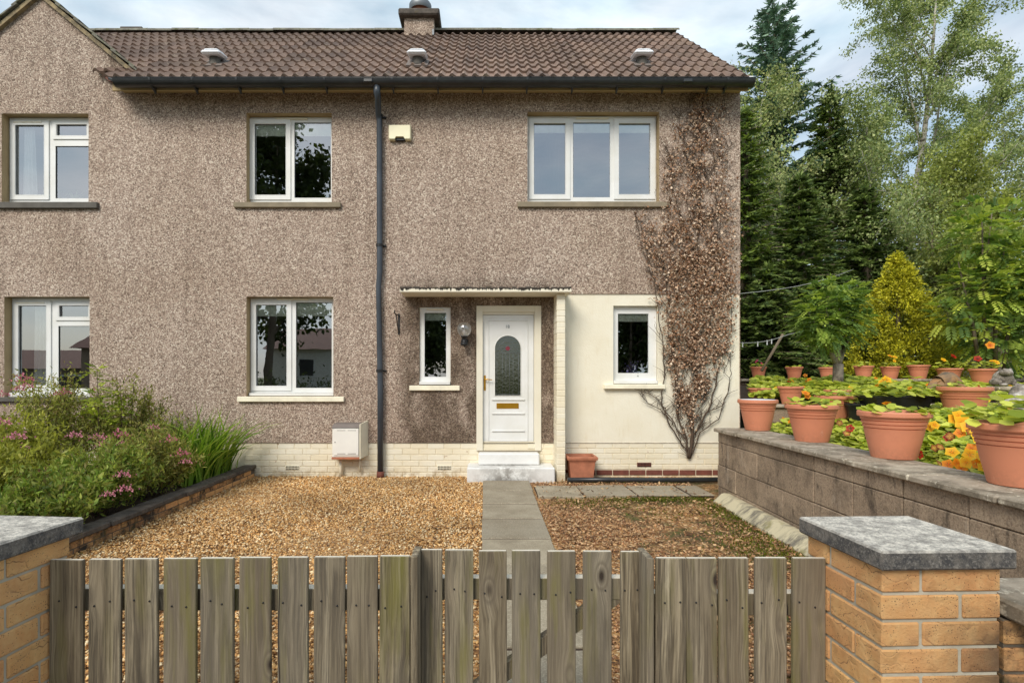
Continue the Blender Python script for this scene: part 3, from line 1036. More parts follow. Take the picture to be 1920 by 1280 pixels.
            gk.build('gasket', 'iron', w)
        if blind:
            for (a, b_, c, d) in blind:
                MB().box(a, b_, yw + .040, yw + .052, c, d, .002).build('blind', 'blind', w)
        if vent:
            a, b_, zc = vent
            vb = MB().box(a, b_, yw - .022, yw - .0005, zc - .012, zc + .012, .004)
            vb.build('trickle_vent', 'upvc_cream', w)
        if upsill:
            a, b_, c, d = upsill
            MB().box(a, b_, yw - .075, yw + .01, c, d, .004).build('sill_board', 'upvc', w)
        if curtain:
            for (a, b_, c, d) in curtain:
                cb = MB()
                n = 14
                vs, fs = [], []
                for i in range(n + 1):
                    t = i / n
                    x = a + (b_ - a) * t
                    yy = yw + .10 + .02 * math.sin(t * 22)
                    vs += [(x, yy, c), (a + (b_ - a) * (t * .7 + .1), yy, d)]
                for i in range(n):
                    fs.append((2 * i, 2 * i + 2, 2 * i + 3, 2 * i + 1))
                cb.add(vs, fs, 0, True).build('curtain', 'curtain', w)
        return w

    def L(u0, u1, v0, v1, op, Y=YW, b=.066):
        g = fo(u0, u1, v0, v1, Y)
        if op:
            return {'glass': g, 'out': (g[0] - b + .012, g[1] + b - .012, g[2] - b + .012, g[3] + b - .012), 'open': True}
        return {'glass': g, 'out': g, 'open': False}

    e = .004
    o = opens['w1']
    f = (o[0] + e, o[1] - e, o[2] + .012, o[3] - e)
    window(f, [L(29.5, 84, 235, 366, 1), L(107, 164, 234, 255, 1, b=.05), L(104, 171, 274, 372, 0)], YW, vent=(px(27, YW), px(80, YW), pz(230, YW)),
           curtain=[(px(32, YW), px(60, YW), pz(368, YW), pz(233, YW))])
    o = opens['w4']
    f = (o[0] + e, o[1] - e, o[2] + .012, o[3] - e)
    window(f, [L(35.5, 88, 573, 722, 1), L(112, 167, 573, 594, 1, b=.05), L(109.5, 173, 611, 728, 0)], YW, vent=(px(32, YW), px(85, YW), pz(568, YW)),
           curtain=[(px(52, YW), px(84, YW), pz(728, YW), pz(570, YW))], upsill=(o[0] + .01, o[1] - .01, pz(744, YW - .07), pz(736, YW - .07)))
    o = opens['w2']
    f = (o[0] + e, o[1] - e, o[2] + .012, o[3] - e)
    zt = pz(222, YW)
    window(f, [L(478, 536.5, 233, 366, 1), L(552, 620.5, 230, 371, 0)], YW, vent=(px(517, YW), px(577, YW), pz(223.5, YW)),
           blind=[(px(472, 7.9), px(626, 7.9), pz(260, 7.9), pz(222, 7.9))])
    o = opens['w5']
    f = (o[0] + e, o[1] - e, o[2] + .05, o[3] - e)
    window(f, [L(480.5, 538, 571.5, 723, 1), L(555, 622, 567, 727, 0)], YW, vent=(px(520, YW), px(578, YW), pz(561, YW)),
           blind=[(px(472, 7.9), px(626, 7.9), pz(594, 7.9), pz(560, 7.9))], upsill=(o[0] + .012, o[1] - .006, pz(742, YW - .075), pz(736.5, YW - .075)))
    o = opens['w3']
    f = (o[0] + e, o[1] - e, o[2] + .012, o[3] - e)
    window(f, [L(1001, 1060, 232, 365, 1), L(1074.5, 1144, 230, 370, 0), L(1160, 1219, 232, 365, 1)], YW, vent=(px(1080, YW), px(1141, YW), pz(222.5, YW)),
           blind=[(px(996, 7.9), px(1230, 7.9), pz(254, 7.9), pz(222, 7.9))])
    y6 = 7.695
    o = opens['w6']
    f = (o[0] + e, o[1] - e, o[2] + .05, o[3] - e)
    window(f, [L(796, 836.5, 586.5, 706, 0, y6)], y6, blind=[(px(790, 7.8), px(842, 7.8), pz(602, 7.8), pz(580, 7.8))],
           vent=(px(800, y6), px(832, y6), pz(580, y6)), upsill=(o[0] + .005, o[1] - .005, o[2] + .008, o[2] + .05))
    y7 = 7.745
    f = (w7[0] + e, w7[1] - e, w7[2] + .05, w7[3] - e)
    window(f, [L(1158.5, 1216, 588, 699, 0, y7)], y7, blind=[(px(1154, 7.86), px(1226, 7.86), pz(604, 7.86), pz(585, 7.86))],
           upsill=(w7[0] + .005, w7[1] - .005, w7[2] + .008, w7[2] + .05))
    # stone sills
    for (u0, u1, v0, v1, m, d) in ((-14, 186, 380.5, 390, 'dark_stone', .05), (440, 640, 380.5, 388.5, 'grey_stone', .045), (970, 1254, 379.5, 388, 'grey_stone', .045),
                                   (-10, 186, 744, 753, 'dark_stone', .05), (447, 646, 743.2, 753, 'cream_sill', .045), (768, 862, 722.5, 732, 'cream_sill', .04), (1132, 1246, 720.3, 729, 'cream_sill', .05)):
        Yc = YF - d
        MB().box(px(u0, YF), px(u1, YF), Yc, YF + .14, pz(v1, Yc), pz(v0, YF), .006).build('window_sill', m, H)

    # ---------------- front door
    D = bpy.data.objects.new('front_door', None)
    put(D, H)
    x0, x1, z0, z1 = opens['door']
    zs = 0.362
    lx0, lx1, lz0, lz1 = px(905, 7.70), px(1001, 7.70), zs + .03, pz(590, 7.70)
    fr = plate(x0 + .002, x1 - .002, zs, z1 - .002, [(lx0, lx1, lz0, lz1)], 7.682, .07)
    fr.box(x0 - .012, x0 + .075, 7.648, 7.6825, zs, z1 + .012, .003)
    fr.box(x1 - .075, x1 + .012, 7.648, 7.6825, zs, z1 + .012, .003)
    fr.box(x0 + .0755, x1 - .0755, 7.648, 7.6825, z1 - .07, z1 + .012, .003)
    fr.build('frame', 'upvc_cream', D)
    MB().box(x0 + .01, x1 - .01, 7.63, 7.76, zs - .012, zs + .001, .003).build('threshold', 'grey_stone', D)
    # leaf with an arched light
    yl = 7.70
    gx0, gx1, gz0, gzc = px(928, yl), px(976, yl), pz(741, yl), pz(653, yl)
    cx, r = (gx0 + gx1) / 2, (gx1 - gx0) / 2
    lb = MB()
    a0, a1, b0, b1 = lx0 + .004, lx1 - .004, lz0 + .006, lz1 - .004
    lb.quad((a0, yl, b0), (gx0, yl, b0), (gx0, yl, b1), (a0, yl, b1))
    lb.quad((gx1, yl, b0), (a1, yl, b0), (a1, yl, b1), (gx1, yl, b1))
    lb.quad((gx0, yl, b0), (gx1, yl, b0), (gx1, yl, gz0), (gx0, yl, gz0))
    n = 16
    arc = [(cx - r * math.cos(math.pi * i / n), gzc + r * math.sin(math.pi * i / n)) for i in range(n + 1)]
    for i in range(n):
        (p0, q0), (p1, q1) = arc[i], arc[i + 1]
        lb.quad((p0, yl, q0), (p1, yl, q1), (p1, yl, b1), (p0, yl, b1))
    # reveal of the light and a raised bead round it
    loop = [(gx0, gz0)] + arc + [(gx1, gz0)]
    bead = .014
    outl = [(gx0 - bead, gz0 - bead)] + [(cx - (r + bead) * math.cos(math.pi * i / n), gzc + (r + bead) * math.sin(math.pi * i / n)) for i in range(n + 1)] + [(gx1 + bead, gz0 - bead)]
    m = len(loop)
    for i in range(m):
        j = (i + 1) % m
        (p0, q0), (p1, q1) = loop[i], loop[j]
        (s0, t0), (s1, t1) = outl[i], outl[j]
        lb.quad((p0, yl - .010, q0), (p1, yl - .010, q1), (p1, yl + .03, q1), (p0, yl + .03, q0))
        lb.quad((s0, yl - .001, t0), (s1, yl - .001, t1), (p1, yl - .010, q1), (p0, yl - .010, q0))
    # raised mouldings
    def mould(u0, u1, v0, v1):
        X0, X1, Z0, Z1 = fo(u0, u1, v0, v1, yl)
        t = .010
        t = .014
        lb.box(X0, X1, yl - .011, yl - .0005, Z1 - t, Z1, .004)
        lb.box(X0, X1, yl - .011, yl - .0005, Z0, Z0 + t, .004)
        lb.box(X0, X0 + t, yl - .011, yl - .0005, Z0 + t + .001, Z1 - t - .001, .004)
        lb.box(X1 - t, X1, yl - .011, yl - .0005, Z0 + t + .001, Z1 - t - .001, .004)
    mould(915, 990, 600, 827)
    for v in (748.5, 774.5, 807):
        X0, X1 = px(922, yl), px(984, yl)
        zz = pz(v, yl)
        lb.box(X0, X1, yl - .016, yl - .0005, zz - .014, zz + .010, .006)
    lb.build('leaf', 'upvc', D)
    gm = MB()
    gm.add([(x, yl + .02, z) for (x, z) in loop], [tuple(range(m))])
    gm.build('light', 'leaded', D)
    ld = MB()
    t = .0022
    yy = yl + .016
    zb = pz(661, yl)
    for fx in (-.84, -.42, -.14, .14, .42, .84):
        ld.tube([(cx + fx * r, yy, gz0), (cx + fx * r, yy, zb)], t, 5)
    ld.tube([(gx0, yy, zb), (gx1, yy, zb)], t, 5)
    ld.tube([(gx0, yy, gz0 + .012), (gx1, yy, gz0 + .012)], t, 5)
    ld.tube([(cx - .8 * r * math.cos(math.pi * i / n), yy, zb + .01 + .82 * r * math.sin(math.pi * i / n)) for i in range(n + 1)], t, 5)
    rzc = pz(653, yl)
    ld.tube([(cx + .034 * math.cos(a), yy, rzc + .034 * math.sin(a)) for a in np.linspace(0, 6.284, 15)], t, 5)
    for s in (-1, 1):
        ld.tube([(cx + s * .034, yy, rzc), (cx + s * .075, yy, rzc + .03), (cx + s * .12, yy, rzc - .01), (cx + s * .075, yy, rzc - .028), (cx + s * .034, yy, rzc)], t, 5)
    ld.build('leading', 'lead', D)
    rs = MB()
    for k in range(6):
        a = k * math.pi / 3
        c0 = Vector((cx + .017 * math.cos(a), yy - .002 - .0005 * k, rzc + .017 * math.sin(a)))
        rs.add([c0 + Vector((.014 * math.cos(q), 0, .014 * math.sin(q))) for q in np.linspace(0, 6.283, 9)[:-1]], [tuple(range(8))])
    rs.build('rose_motif', 'red_stain', D)
    # letter plate, lever handle, number
    X0, X1, Z0, Z1 = fo(931, 972.5, 755.5, 765.5, yl)
    o2 = MB().box(X0, X1, yl - .008, yl - .0005, Z0, Z1, .002).box(X0 + .012, X1 - .012, yl - .012, yl - .0085, Z0 + .012, Z1 - .012, .002).build('letter_plate', 'brass', D)
    hx, hz = px(909, yl), pz(711, yl)
    hb = MB().box(hx - .014, hx + .014, yl - .007, yl - .0005, pz(732, yl), pz(703.5, yl), .003)
    hb.tube([(hx, yl - .006, hz), (hx, yl - .045, hz), (hx + .02, yl - .05, hz), (hx + .10, yl - .05, hz - .004)], [.009, .009, .009, .007], 8)
    hb.tube([(hx, yl - .005, pz(726, yl)), (hx, yl - .016, pz(726, yl))], .009, 10)
    hb.build('handle', 'brass', D)
    fc = bpy.data.curves.new('number', 'FONT')
    fc.body = '18'
    fc.size = .062
    fc.extrude = .002
    fc.align_x = 'CENTER'
    tmp = bpy.data.objects.new('number_tmp', fc)
    COL.objects.link(tmp)
    bpy.context.view_layer.update()
    nm = bpy.data.meshes.new_from_object(tmp.evaluated_get(bpy.context.evaluated_depsgraph_get()))
    bpy.data.objects.remove(tmp)
    nm.materials.clear()
    setmat(nm, 'lead')
    inst('number', nm, D, T((px(951.5, yl), yl - .004, pz(615, yl))) @ Matrix.Rotation(R(90), 4, 'X'))

    # steps, canopy, pillar
    sb = MB().box(px(875.5, 7.245), px(1041, 7.245), 7.245, 7.668, -.03, .195, .015)
    sb.build('step', 'step', H)
    MB().box(-.092, .722, 7.455, 7.69, .1955, .350, .014).build('step', 'step', H)
    cb = MB().box(-1.105, 1.114, 7.22, 7.70, 2.462, 2.512, .006)
    for i in range(26):
        x = -1.10 + i * .085
        cb.box(x, x + .075 + random.uniform(-.02, .01), 7.212, 7.69, 2.5125, 2.522 + random.uniform(0, .014), .003, mi=1)
    cb.build('canopy', ('canopy', 'dark_coping'), H)
    P = bpy.data.objects.new('porch_pillar', None)
    put(P, H)
    nb = 33
    hgt = 2.460 / nb
    me = MB().box(.934, 1.046, 7.322, 7.66, .0025, hgt - .0025, .005).mesh('brick', 'cream_brick')
    MB().box(.938, 1.042, 7.326, 7.662, 0, 2.459).build('mortar', 'cream_brick', P)
    for i in range(nb):
        inst('brick', me, P, T((random.uniform(-.0015, .0015), random.uniform(-.002, .002), i * hgt)))

    # ---------------- roof
    RF = bpy.data.objects.new('roof', None)
    put(RF, H)
    XV = 3.475
    dk = MB()
    dk.quad((-4.92, EY + .03, EZ - .03), (XV - .02, EY + .03, EZ - .03), (XV - .02, RY, RZ - .03), (-7.70, RY, RZ - .03))
    dk.quad((-9.0, RY, RZ - .03), (XV - .02, RY, RZ - .03), (XV - .02, 12.9, 5.22), (-9.0, 12.9, 5.22))
    dk.build('deck', 'brown_roof', RF)
    tw, gauge = .2925, math.hypot(RY - EY, RZ - EZ) / 11
    prof = []
    n = 12
    for i in range(n + 1):
        t = i / n
        ph = (t * 2) % 1.0
        s = max(0.0, math.sin(math.pi * min(1, ph / .56))) if ph < .56 else 0.0
        prof.append((t * (tw + .001), .036 * s ** .8))
    tb = MB()
    vs, fs = [], []
    tl = gauge + .05
    for (x, z) in prof:
        vs += [(x, 0, z), (x, tl, z), (x, 0.004, z - .036)]
    for i in range(n):
        a, b = 3 * i, 3 * i + 3
        fs += [(a, b, b + 1, a + 1), (a + 2, b + 2, b, a)]
    tb.add(vs, fs)
    tile_me = tb.mesh('roof_tile', 'tile')
    Rt = Matrix.Rotation(PITCH, 4, 'X')
    cand = []
    ncol = 36
    for r_ in range(11):
        xl = -4.92 - r_ * gauge * math.cos(PITCH)
        for c in range(ncol):
            x = XV - (c + 1) * tw
            if x + tw < xl or x < -7.4:
                continue
            cand.append((r_, x))
    rest = MB()
    for k, (r_, x) in enumerate(cand):
        M = T((x + random.uniform(-.003, .003), EY, EZ)) @ Rt @ T((0, r_ * gauge, .036 + random.uniform(-.002, .002))) @ Matrix.Rotation(-R(5.2) + random.uniform(-.004, .004), 4, 'X')
        if k < 300:
            inst('roof_tile', tile_me, RF, M)
        else:
            rest.add([M @ Vector(v) for v in vs], fs)
    rest.build('upper_roof_tiles', 'tile', RF)['kind'] = 'stuff'
    # verge mortar at the gable end and ridge tiles
    vb = MB()
    for i in range(11):
        M = T((XV - .03, EY, EZ)) @ Rt @ T((0, i * gauge, -.05)) @ Matrix.Rotation(-R(3.4), 4, 'X')
        vb.box(0.0, .036, 0, gauge + .03, 0.0, .07, M=M)
    vb.build('verge', 'verge', RF)
    MB().box(XV - .03, XV + .02, EY - .03, EY + .10, EZ - .06, EZ + .03, .005).build('verge_end', 'white_paint_rough', RF)
    rp = MB()
    nr = 10
    ring = [(0.13 * math.cos(math.pi * i / nr) , .085 * math.sin(math.pi * i / nr)) for i in range(nr + 1)]
    vs2, fs2 = [], []
    for xx in (0, .46):
        for (yy2, zz2) in ring:
            vs2.append((xx, yy2, zz2))
    for i in range(nr):
        fs2.append((i, i + 1, nr + 2 + i, nr + 1 + i))
    fs2.append(tuple(range(nr + 1)))
    rp.add(vs2, fs2, 0, False)
    rme = rp.mesh('ridge_tile', 'ridge')
    x = -7.4
    while x < XV - .1:
        inst('ridge_tile', rme, RF, T((x, RY, RZ + random.uniform(.0, .012))) @ Matrix.Rotation(random.uniform(-.01, .01), 4, 'Y'))
        x += .452
    # roof vents
    for u in (403, 783, 1203):
        y = 7.33 + .215 * (RY - EY)
        z = EZ + .215 * (RZ - EZ)
        X = px(u, y)
        v_ = bpy.data.objects.new('roof_vent', None)
        put(v_, RF)
        MB().box(X - .15, X + .15, -.16, .20, -.02, .006, M=T((0, y, z + .055)) @ Matrix.Rotation(PITCH, 4, 'X')).build('flashing', 'grey_lid', v_)
        MB().lathe([(.075, -.03), (.07, .10)], 14, M=T((X, y, z + .04))).build('neck', 'dark_stone', v_)
        MB().box(-.135, .135, -.14, .14, 0, .055, .024, M=T((X, y - .01, z + .135)) @ Matrix.Rotation(R(12), 4, 'X')).box(-.10, .10, -.105, .105, .056, .085, .02, M=T((X, y - .01, z + .134)) @ Matrix.Rotation(R(12), 4, 'X')).build('hood', 'pale_cover', v_)
    # gable roof at the left
    sl = math.atan(.83)
    for s in (-1, 1):
        G = T((ax, YF - .055, az + .015)) @ (Matrix.Rotation(sl, 4, 'Y') if s > 0 else Matrix.Scale(-1, 4, (1, 0, 0)) @ Matrix.Rotation(sl, 4, 'Y'))
        LN = 1.86 if s > 0 else 2.6
        MB().box(-.02, LN, 0, 1.4, -.05, .0, M=G).build('verge_board', 'verge', RF)
        k = 0
        d = 0.0
        while d < LN - .2:
            MB().box(0, .40, -.035, .30, 0, .024, .004, M=G @ T((d, 0, .006 + .0)) @ Matrix.Rotation(-R(3.5), 4, 'Y')).build('verge_tile', 'ridge', RF)
            d += .324
        MB().box(-.02, LN + .02, .20, 1.4, .012, .05, M=G).build('gable_deck', 'brown_roof', RF)
    # lead valley where gable and main roof meet
    MB().box(-4.93, -4.70, 7.30, 7.60, 5.30, 5.325, M=T((-4.8, 7.45, 5.3)) @ Matrix.Rotation(R(38), 4, 'X') @ Matrix.Rotation(R(20), 4, 'Y') @ T((4.8, -7.45, -5.3))).build('valley_flashing', 'lead', RF)
    # fascia, soffit, gutter
    MB().box(-4.93, XR - .01, 7.40, 7.425, 5.15, 5.31, .003).box(-4.93, XR - .01, 7.426, 7.655, 5.247, 5.27).build('soffit', 'soffit', H)
    GT = bpy.data.objects.new('gutter', None)
    put(GT, H)
    gy, gz, gr = 7.325, 5.238, .082
    gb = MB()
    xs = [-4.83, 3.50]
    n = 10
    vs, fs = [], []
    for rr, off in ((gr, 0), (gr - .006, 1)):
        for xx in xs:
            for i in range(n + 1):
                a = math.pi + math.pi * i / n
                vs.append((xx, gy + rr * math.cos(a), gz + rr * math.sin(a)))
    q = n + 1
    for lay in (0, 1):
        for i in range(n):
            b = lay * 2 * q
            fs.append((b + i, b + i + 1, b + q + i + 1, b + q + i))
    gb.add(vs, fs, 0, True)
    for xx in (xs[0], xs[1]):
        gb.add([(xx, gy + gr * math.cos(math.pi + math.pi * i / n), gz + gr * math.sin(math.pi + math.pi * i / n)) for i in range(n + 1)], [tuple(range(n + 1))])
    gb.tube([(xs[0], gy - gr, gz), (xs[1], gy - gr, gz)], .007, 6)
    gb.build('channel', 'black_plastic', GT)
    bb = MB()
    pts = []
    for i in range(n + 1):
        a = math.pi + math.pi * i / n
        pts.append((0, gy + (gr + .006) * math.cos(a), gz + (gr + .006) * math.sin(a)))
    for i in range(n):
        p0, p1 = pts[i], pts[i + 1]
        bb.quad((-.012, *p0[1:]), (.012, *p0[1:]), (.012, *p1[1:]), (-.012, *p1[1:]))
    bb.add([(-.010, gy - .03, gz - gr - .005), (.010, gy - .03, gz - gr - .005), (.010, gy + .07, gz - gr - .055), (-.010, gy + .07, gz - gr - .055), (-.010, gy + .075, gz - .02), (.010, gy + .075, gz - .02)],
           [(0, 1, 2, 3), (3, 2, 5, 4), (0, 3, 4), (1, 5, 2)])
    bme = bb.mesh('bracket', 'black_plastic')
    for u in (280, 360, 443, 525, 608, 735, 820, 905, 989, 1075, 1160, 1247, 1332, 1365):
        inst('bracket', bme, GT, T((px(u, 7.25), 0, 0)))
    for u in (690, 1290):
        MB().box(px(u, 7.25) - .06, px(u, 7.25) + .06, gy - gr - .012, gy - gr * .2, gz - gr * .75, gz - .01, .01).build('union', 'black_plastic', GT)
    # downpipe
    DP = bpy.data.objects.new('downpipe', None)
    put(DP, H)
    rp_ = .040
    x1_, x2_ = px(707.5, 7.35), px(711.5, 7.60)
    MB().tube([(x1_, gy, gz - gr + .02), (x1_, gy, gz - gr - .06), (x1_ + .005, gy + .04, gz - gr - .13), (x2_ - .01, 7.57, 4.93), (x2_, 7.60, 4.84), (x2_ + .003, 7.60, 3.4), (x2_ + .004, 7.60, 2.8), (x2_ - .012, 7.60, 2.6), (x2_ + .012, 7.60, 1.2), (x2_ + .012, 7.60, .02)],
              [.046, .046, rp_, rp_, rp_, rp_, rp_, .036, rp_, rp_], 14).build('pipe', 'downpipe', DP)
    for v, dx in ((218, 0), (460, .01), (695, .02)):
        z = pz(v, 7.6)
        MB().lathe([(.047, -.02), (.047, .02)], 14, M=T((x2_, 7.60, z))).box(x2_ - .01, x2_ + .085, 7.635, 7.659, z - .012, z + .012, .003).build('clip', 'iron', DP)
    MB().lathe([(.05, 0), (.05, .09)], 14, M=T((x2_ + .012, 7.60, .0)), close=True).build('drain_collar', 'red_brick', DP)

    # chimneys
    C = bpy.data.objects.new('chimney', None)
    put(C, H)
    MB().box(-1.43, -.905, 9.86, 11.15, 6.9, 7.69, .01).build('stack', 'pebbledash', C)
    cp = MB().box(-1.52, -.80, 9.76, 11.25, 7.685, 7.80, .02)
    cp.box(-1.44, -.88, 9.85, 11.15, 7.795, 7.86, .03)
    cp.build('chimney_cap', 'dark_coping', C)
    pot = [(.15, .0), (.14, .05), (.13, .20), (.135, .26), (.165, .27), (.165, .30), (.12, .31), (.12, .1)]
    MB().lathe(pot, 20, M=T((-1.19, 10.25, 7.85))).build('chimney_pot', 'terracotta_old', C)
    MB().lathe([(.185, .20), (.205, .24), (.205, .30), (.18, .34)], 20, M=T((-1.19, 10.25, 7.85))).build('cowl', 'lead', C)
    MB().box(-.93, -.90, 9.80, 10.2, 7.35, 7.45).build('chimney_flashing', 'lead', C)
    C2 = bpy.data.objects.new('chimney', None)
    put(C2, H)
    MB().box(-7.05, -6.70, 10.9, 11.6, 7.0, 8.10, .01).build('stack', 'pebbledash', C2)
    MB().box(-7.09, -6.66, 10.86, 11.64, 8.10, 8.16, .01).build('chimney_cap', 'dark_coping', C2)
    return H


def build_wall_fittings():
    # alarm box
    t = thing('alarm_box', 'cream alarm box fixed high beside the downpipe', 'alarm box', (px(750, 7.6), 7.655, pz(248, 7.6)))
    x0, x1, z0, z1 = fo(728.5, 770.5, 234, 262, 7.6)
    y0 = 7.59
    mb = MB()
    c = .012
    notch = .035
    cx = (x0 + x1) / 2
    out = [(x0, z0 + c), (x0 + c, z0), (cx - .075, z0), (cx - .055, z0 + notch), (cx + .055, z0 + notch), (cx + .075, z0), (x1 - c, z0), (x1, z0 + c), (x1, z1), (x0, z1)]
    n = len(out)
    ins = [(cx + (x - cx) * .92, (z0 + z1) / 2 + (z - (z0 + z1) / 2) * .90) for (x, z) in out]
    vs = [(x, YF, z) for x, z in out] + [(x, y0 + .018, z) for x, z in out] + [(x, y0, z) for x, z in ins]
    fs = []
    for k in (0, 1):
        for i in range(n):
            j = (i + 1) % n
            fs.append((k * n + i, k * n + j, (k + 1) * n + j, (k + 1) * n + i))
    fs.append(tuple(2 * n + i for i in range(n)))
    mb.add(vs, fs)
    mb.build('cover', 'alarm_cream', t)
    MB().box(cx - .06, cx + .06, 7.62, 7.655, z0 - .002, z0 + notch - .003, .004).build('siren', 'iron', t)

    # globe lamp
    t = thing('wall_lamp', 'glass globe lamp on black bracket beside the front door', 'wall lamp', (px(870, 7.55), 7.655, pz(640, 7.55)))
    lx, ly = px(870.5, 7.53), 7.53
    MB().lathe([(r_ * 1.0, z) for r_, z in [(.045, -.085), (.075, -.06), (.091, -.02), (.094, .015), (.088, .05), (.066, .078), (.035, .093), (.001, .097)]], 24, M=T((lx, ly, pz(618, ly)))).build('globe', 'globe', t)
    MB().lathe([(.030, 0), (.052, .01), (.052, .03), (.044, .04), (.030, .045), (.030, .11), (.044, .115), (.046, .135)], 18, M=T((lx, ly, pz(618, ly) - .215)), close=True).build('lamp_holder', 'iron', t)
    MB().tube([(lx, ly, pz(618, ly) - .19), (lx, 7.60, pz(618, ly) - .215), (lx, 7.657, pz(618, ly) - .19)], .014, 8).lathe([(.05, 0), (.05, .015)], 16, M=T((lx, 7.657, pz(640, 7.64))) @ Matrix.Rotation(R(90), 4, 'X'), close=True).build('bracket', 'iron', t)
    MB().lathe([(.012, 0), (.025, .03), (.025, .06), (.008, .085)], 12, M=T((lx, ly, pz(618, ly) - .085)), close=True).build('bulb', 'white_paint_rough', t)

    # hanging basket bracket
    t = thing('basket_bracket', 'black iron hanging basket bracket left of the narrow window', 'bracket', (px(748, 7.6), 7.655, pz(606, 7.6)))
    bx = px(748, YF)
    zt, zb = pz(588, YF), pz(627, YF)
    MB().box(bx - .012, bx + .012, 7.648, 7.6595, zb, zt, .002).build('back_plate', 'iron', t)
    MB().tube([(bx, 7.65, zt - .03), (bx - .012, 7.42, zt - .03), (bx - .014, 7.38, zt - .015), (bx - .014, 7.37, zt + .0), (bx - .014, 7.385, zt + .012)], .008, 8).build('arm', 'iron', t)
    MB().tube([(bx, 7.65, zb + .03), (bx - .004, 7.58, zb + .10), (bx - .010, 7.47, zt - .036)], .007, 8).build('stay', 'iron', t)

    # meter box
    x0, x1, z0, z1 = fo(622.5, 673, 802, 857, 7.46)
    t = thing('meter_box', 'white meter box with grey lid low on the wall', 'meter box', ((x0 + x1) / 2, 7.655, z0))
    yb = 7.47
    MB().box(x0, x1, yb, 7.668, z0, z1, .006).build('case', 'meter_white', t)
    MB().box(x0 + .022, x1 - .006, yb - .012, yb - .0005, z0 + .025, z1 - .008, .004).build('door', 'meter_white', t)
    sl_ = MB()
    for k in (0, 1):
        xx = x0 + .07 + k * .14
        sl_.box(xx, xx + .11, yb - .0145, yb - .0122, z0 + .045, z0 + .052)
        sl_.box(xx, xx + .11, yb - .0145, yb - .0122, z1 - .035, z1 - .030)
    sl_.box(x0 + .035, x0 + .047, yb - .016, yb - .0122, (z0 + z1) / 2, (z0 + z1) / 2 + .014)
    sl_.build('slots', 'grey_lid', t)
    MB().add([(x0 - .005, yb - .014, z1 + .001), (x1 + .005, yb - .014, z1 + .001), (x1 + .005, 7.668, z1 + .001), (x0 - .005, 7.668, z1 + .001), (x0 + .01, yb + .03, z1 + .05), (x1 + .005, yb + .03, z1 + .05), (x1 + .005, 7.668, z1 + .06), (x0 + .01, 7.668, z1 + .06)],
             [(0, 1, 5, 4), (1, 2, 6, 5), (2, 3, 7, 6), (3, 0, 4, 7), (4, 5, 6, 7), (0, 3, 2, 1)]).build('lid', 'grey_lid', t)
    MB().add([(x1 + .008, yb - .012, z0 - .02), (x1 + .07, 7.655, z0 - .0), (x1 + .07, 7.655, z1 + .085), (x1 + .008, yb - .012, z1 + .05),
              (x1 + .02, yb - .012, z0 - .02), (x1 + .082, 7.655, z0 - .0), (x1 + .082, 7.655, z1 + .085), (x1 + .02, yb - .012, z1 + .05)],
             [(0, 1, 2, 3), (4, 7, 6, 5), (0, 3, 7, 4), (1, 5, 6, 2), (3, 2, 6, 7), (0, 4, 5, 1)]).build('side_board', 'cream_sill', t)
    MB().box(x0 - .01, x1 + .005, yb, 7.668, z0 - .03, z0 - .001, .004).build('base_board', 'terracotta_old', t)
    for dx, r_ in ((.075, .022), (.33, .012)):
        MB().tube([(x0 + dx, 7.62, z0 - .02), (x0 + dx, 7.62, .01 if dx < .1 else .08)], r_, 10).build('pipe', 'cream_sill', t)

    # rectangular planter and drain pipe by the pillar
    cx = px(1090.5, 7.36)
    w = .195
    t = thing('planter', 'empty square terracotta planter beside the porch pillar', 'planter', (cx, 7.42, 0.0))
    pb = MB()
    Hh = .325
    def ring(s, z, d):
        return [(cx - s, 7.44 - d, z), (cx + s, 7.44 - d, z), (cx + s, 7.44 + d, z), (cx - s, 7.44 + d, z)]
    secs = [ring(.140, .0, .12), ring(.168, Hh - .07, .145), ring(.178, Hh - .065, .155), ring(.178, Hh - .045, .155), ring(.195, Hh - .04, .172), ring(.200, Hh - .01, .177), ring(.195, Hh, .172), ring(.165, Hh, .145), ring(.155, Hh - .10, .135)]
    vs = [v for s in secs for v in s]
    fs = [tuple(range(4))[::-1], tuple((len(secs) - 1) * 4 + k for k in range(4))]
    for i in range(len(secs) - 1):
        for k in range(4):
            fs.append((i * 4 + k, i * 4 + (k + 1) % 4, (i + 1) * 4 + (k + 1) % 4, (i + 1) * 4 + k))
    pb.add(vs, fs).build('pot', 'terracotta_old', t, T((0, 0, .004)))
    MB().quad((cx - .155, 7.30, Hh - .08), (cx + .155, 7.30, Hh - .08), (cx + .155, 7.57, Hh - .08), (cx - .155, 7.57, Hh - .08)).build('soil', 'soil', t)
    pp = MB().tube([(1.055, 7.21, .045), (1.6, 7.215, .047), (2.2, 7.21, .043), (3.3, 7.22, .05)], .032, 10)
    tag(pp.build('drain_pipe', 'black_plastic'), 'black plastic drain pipe lying along the foot of the cream wall', 'pipe')


# ================================================================== fence, gate, piers, walls
NAIL = {}


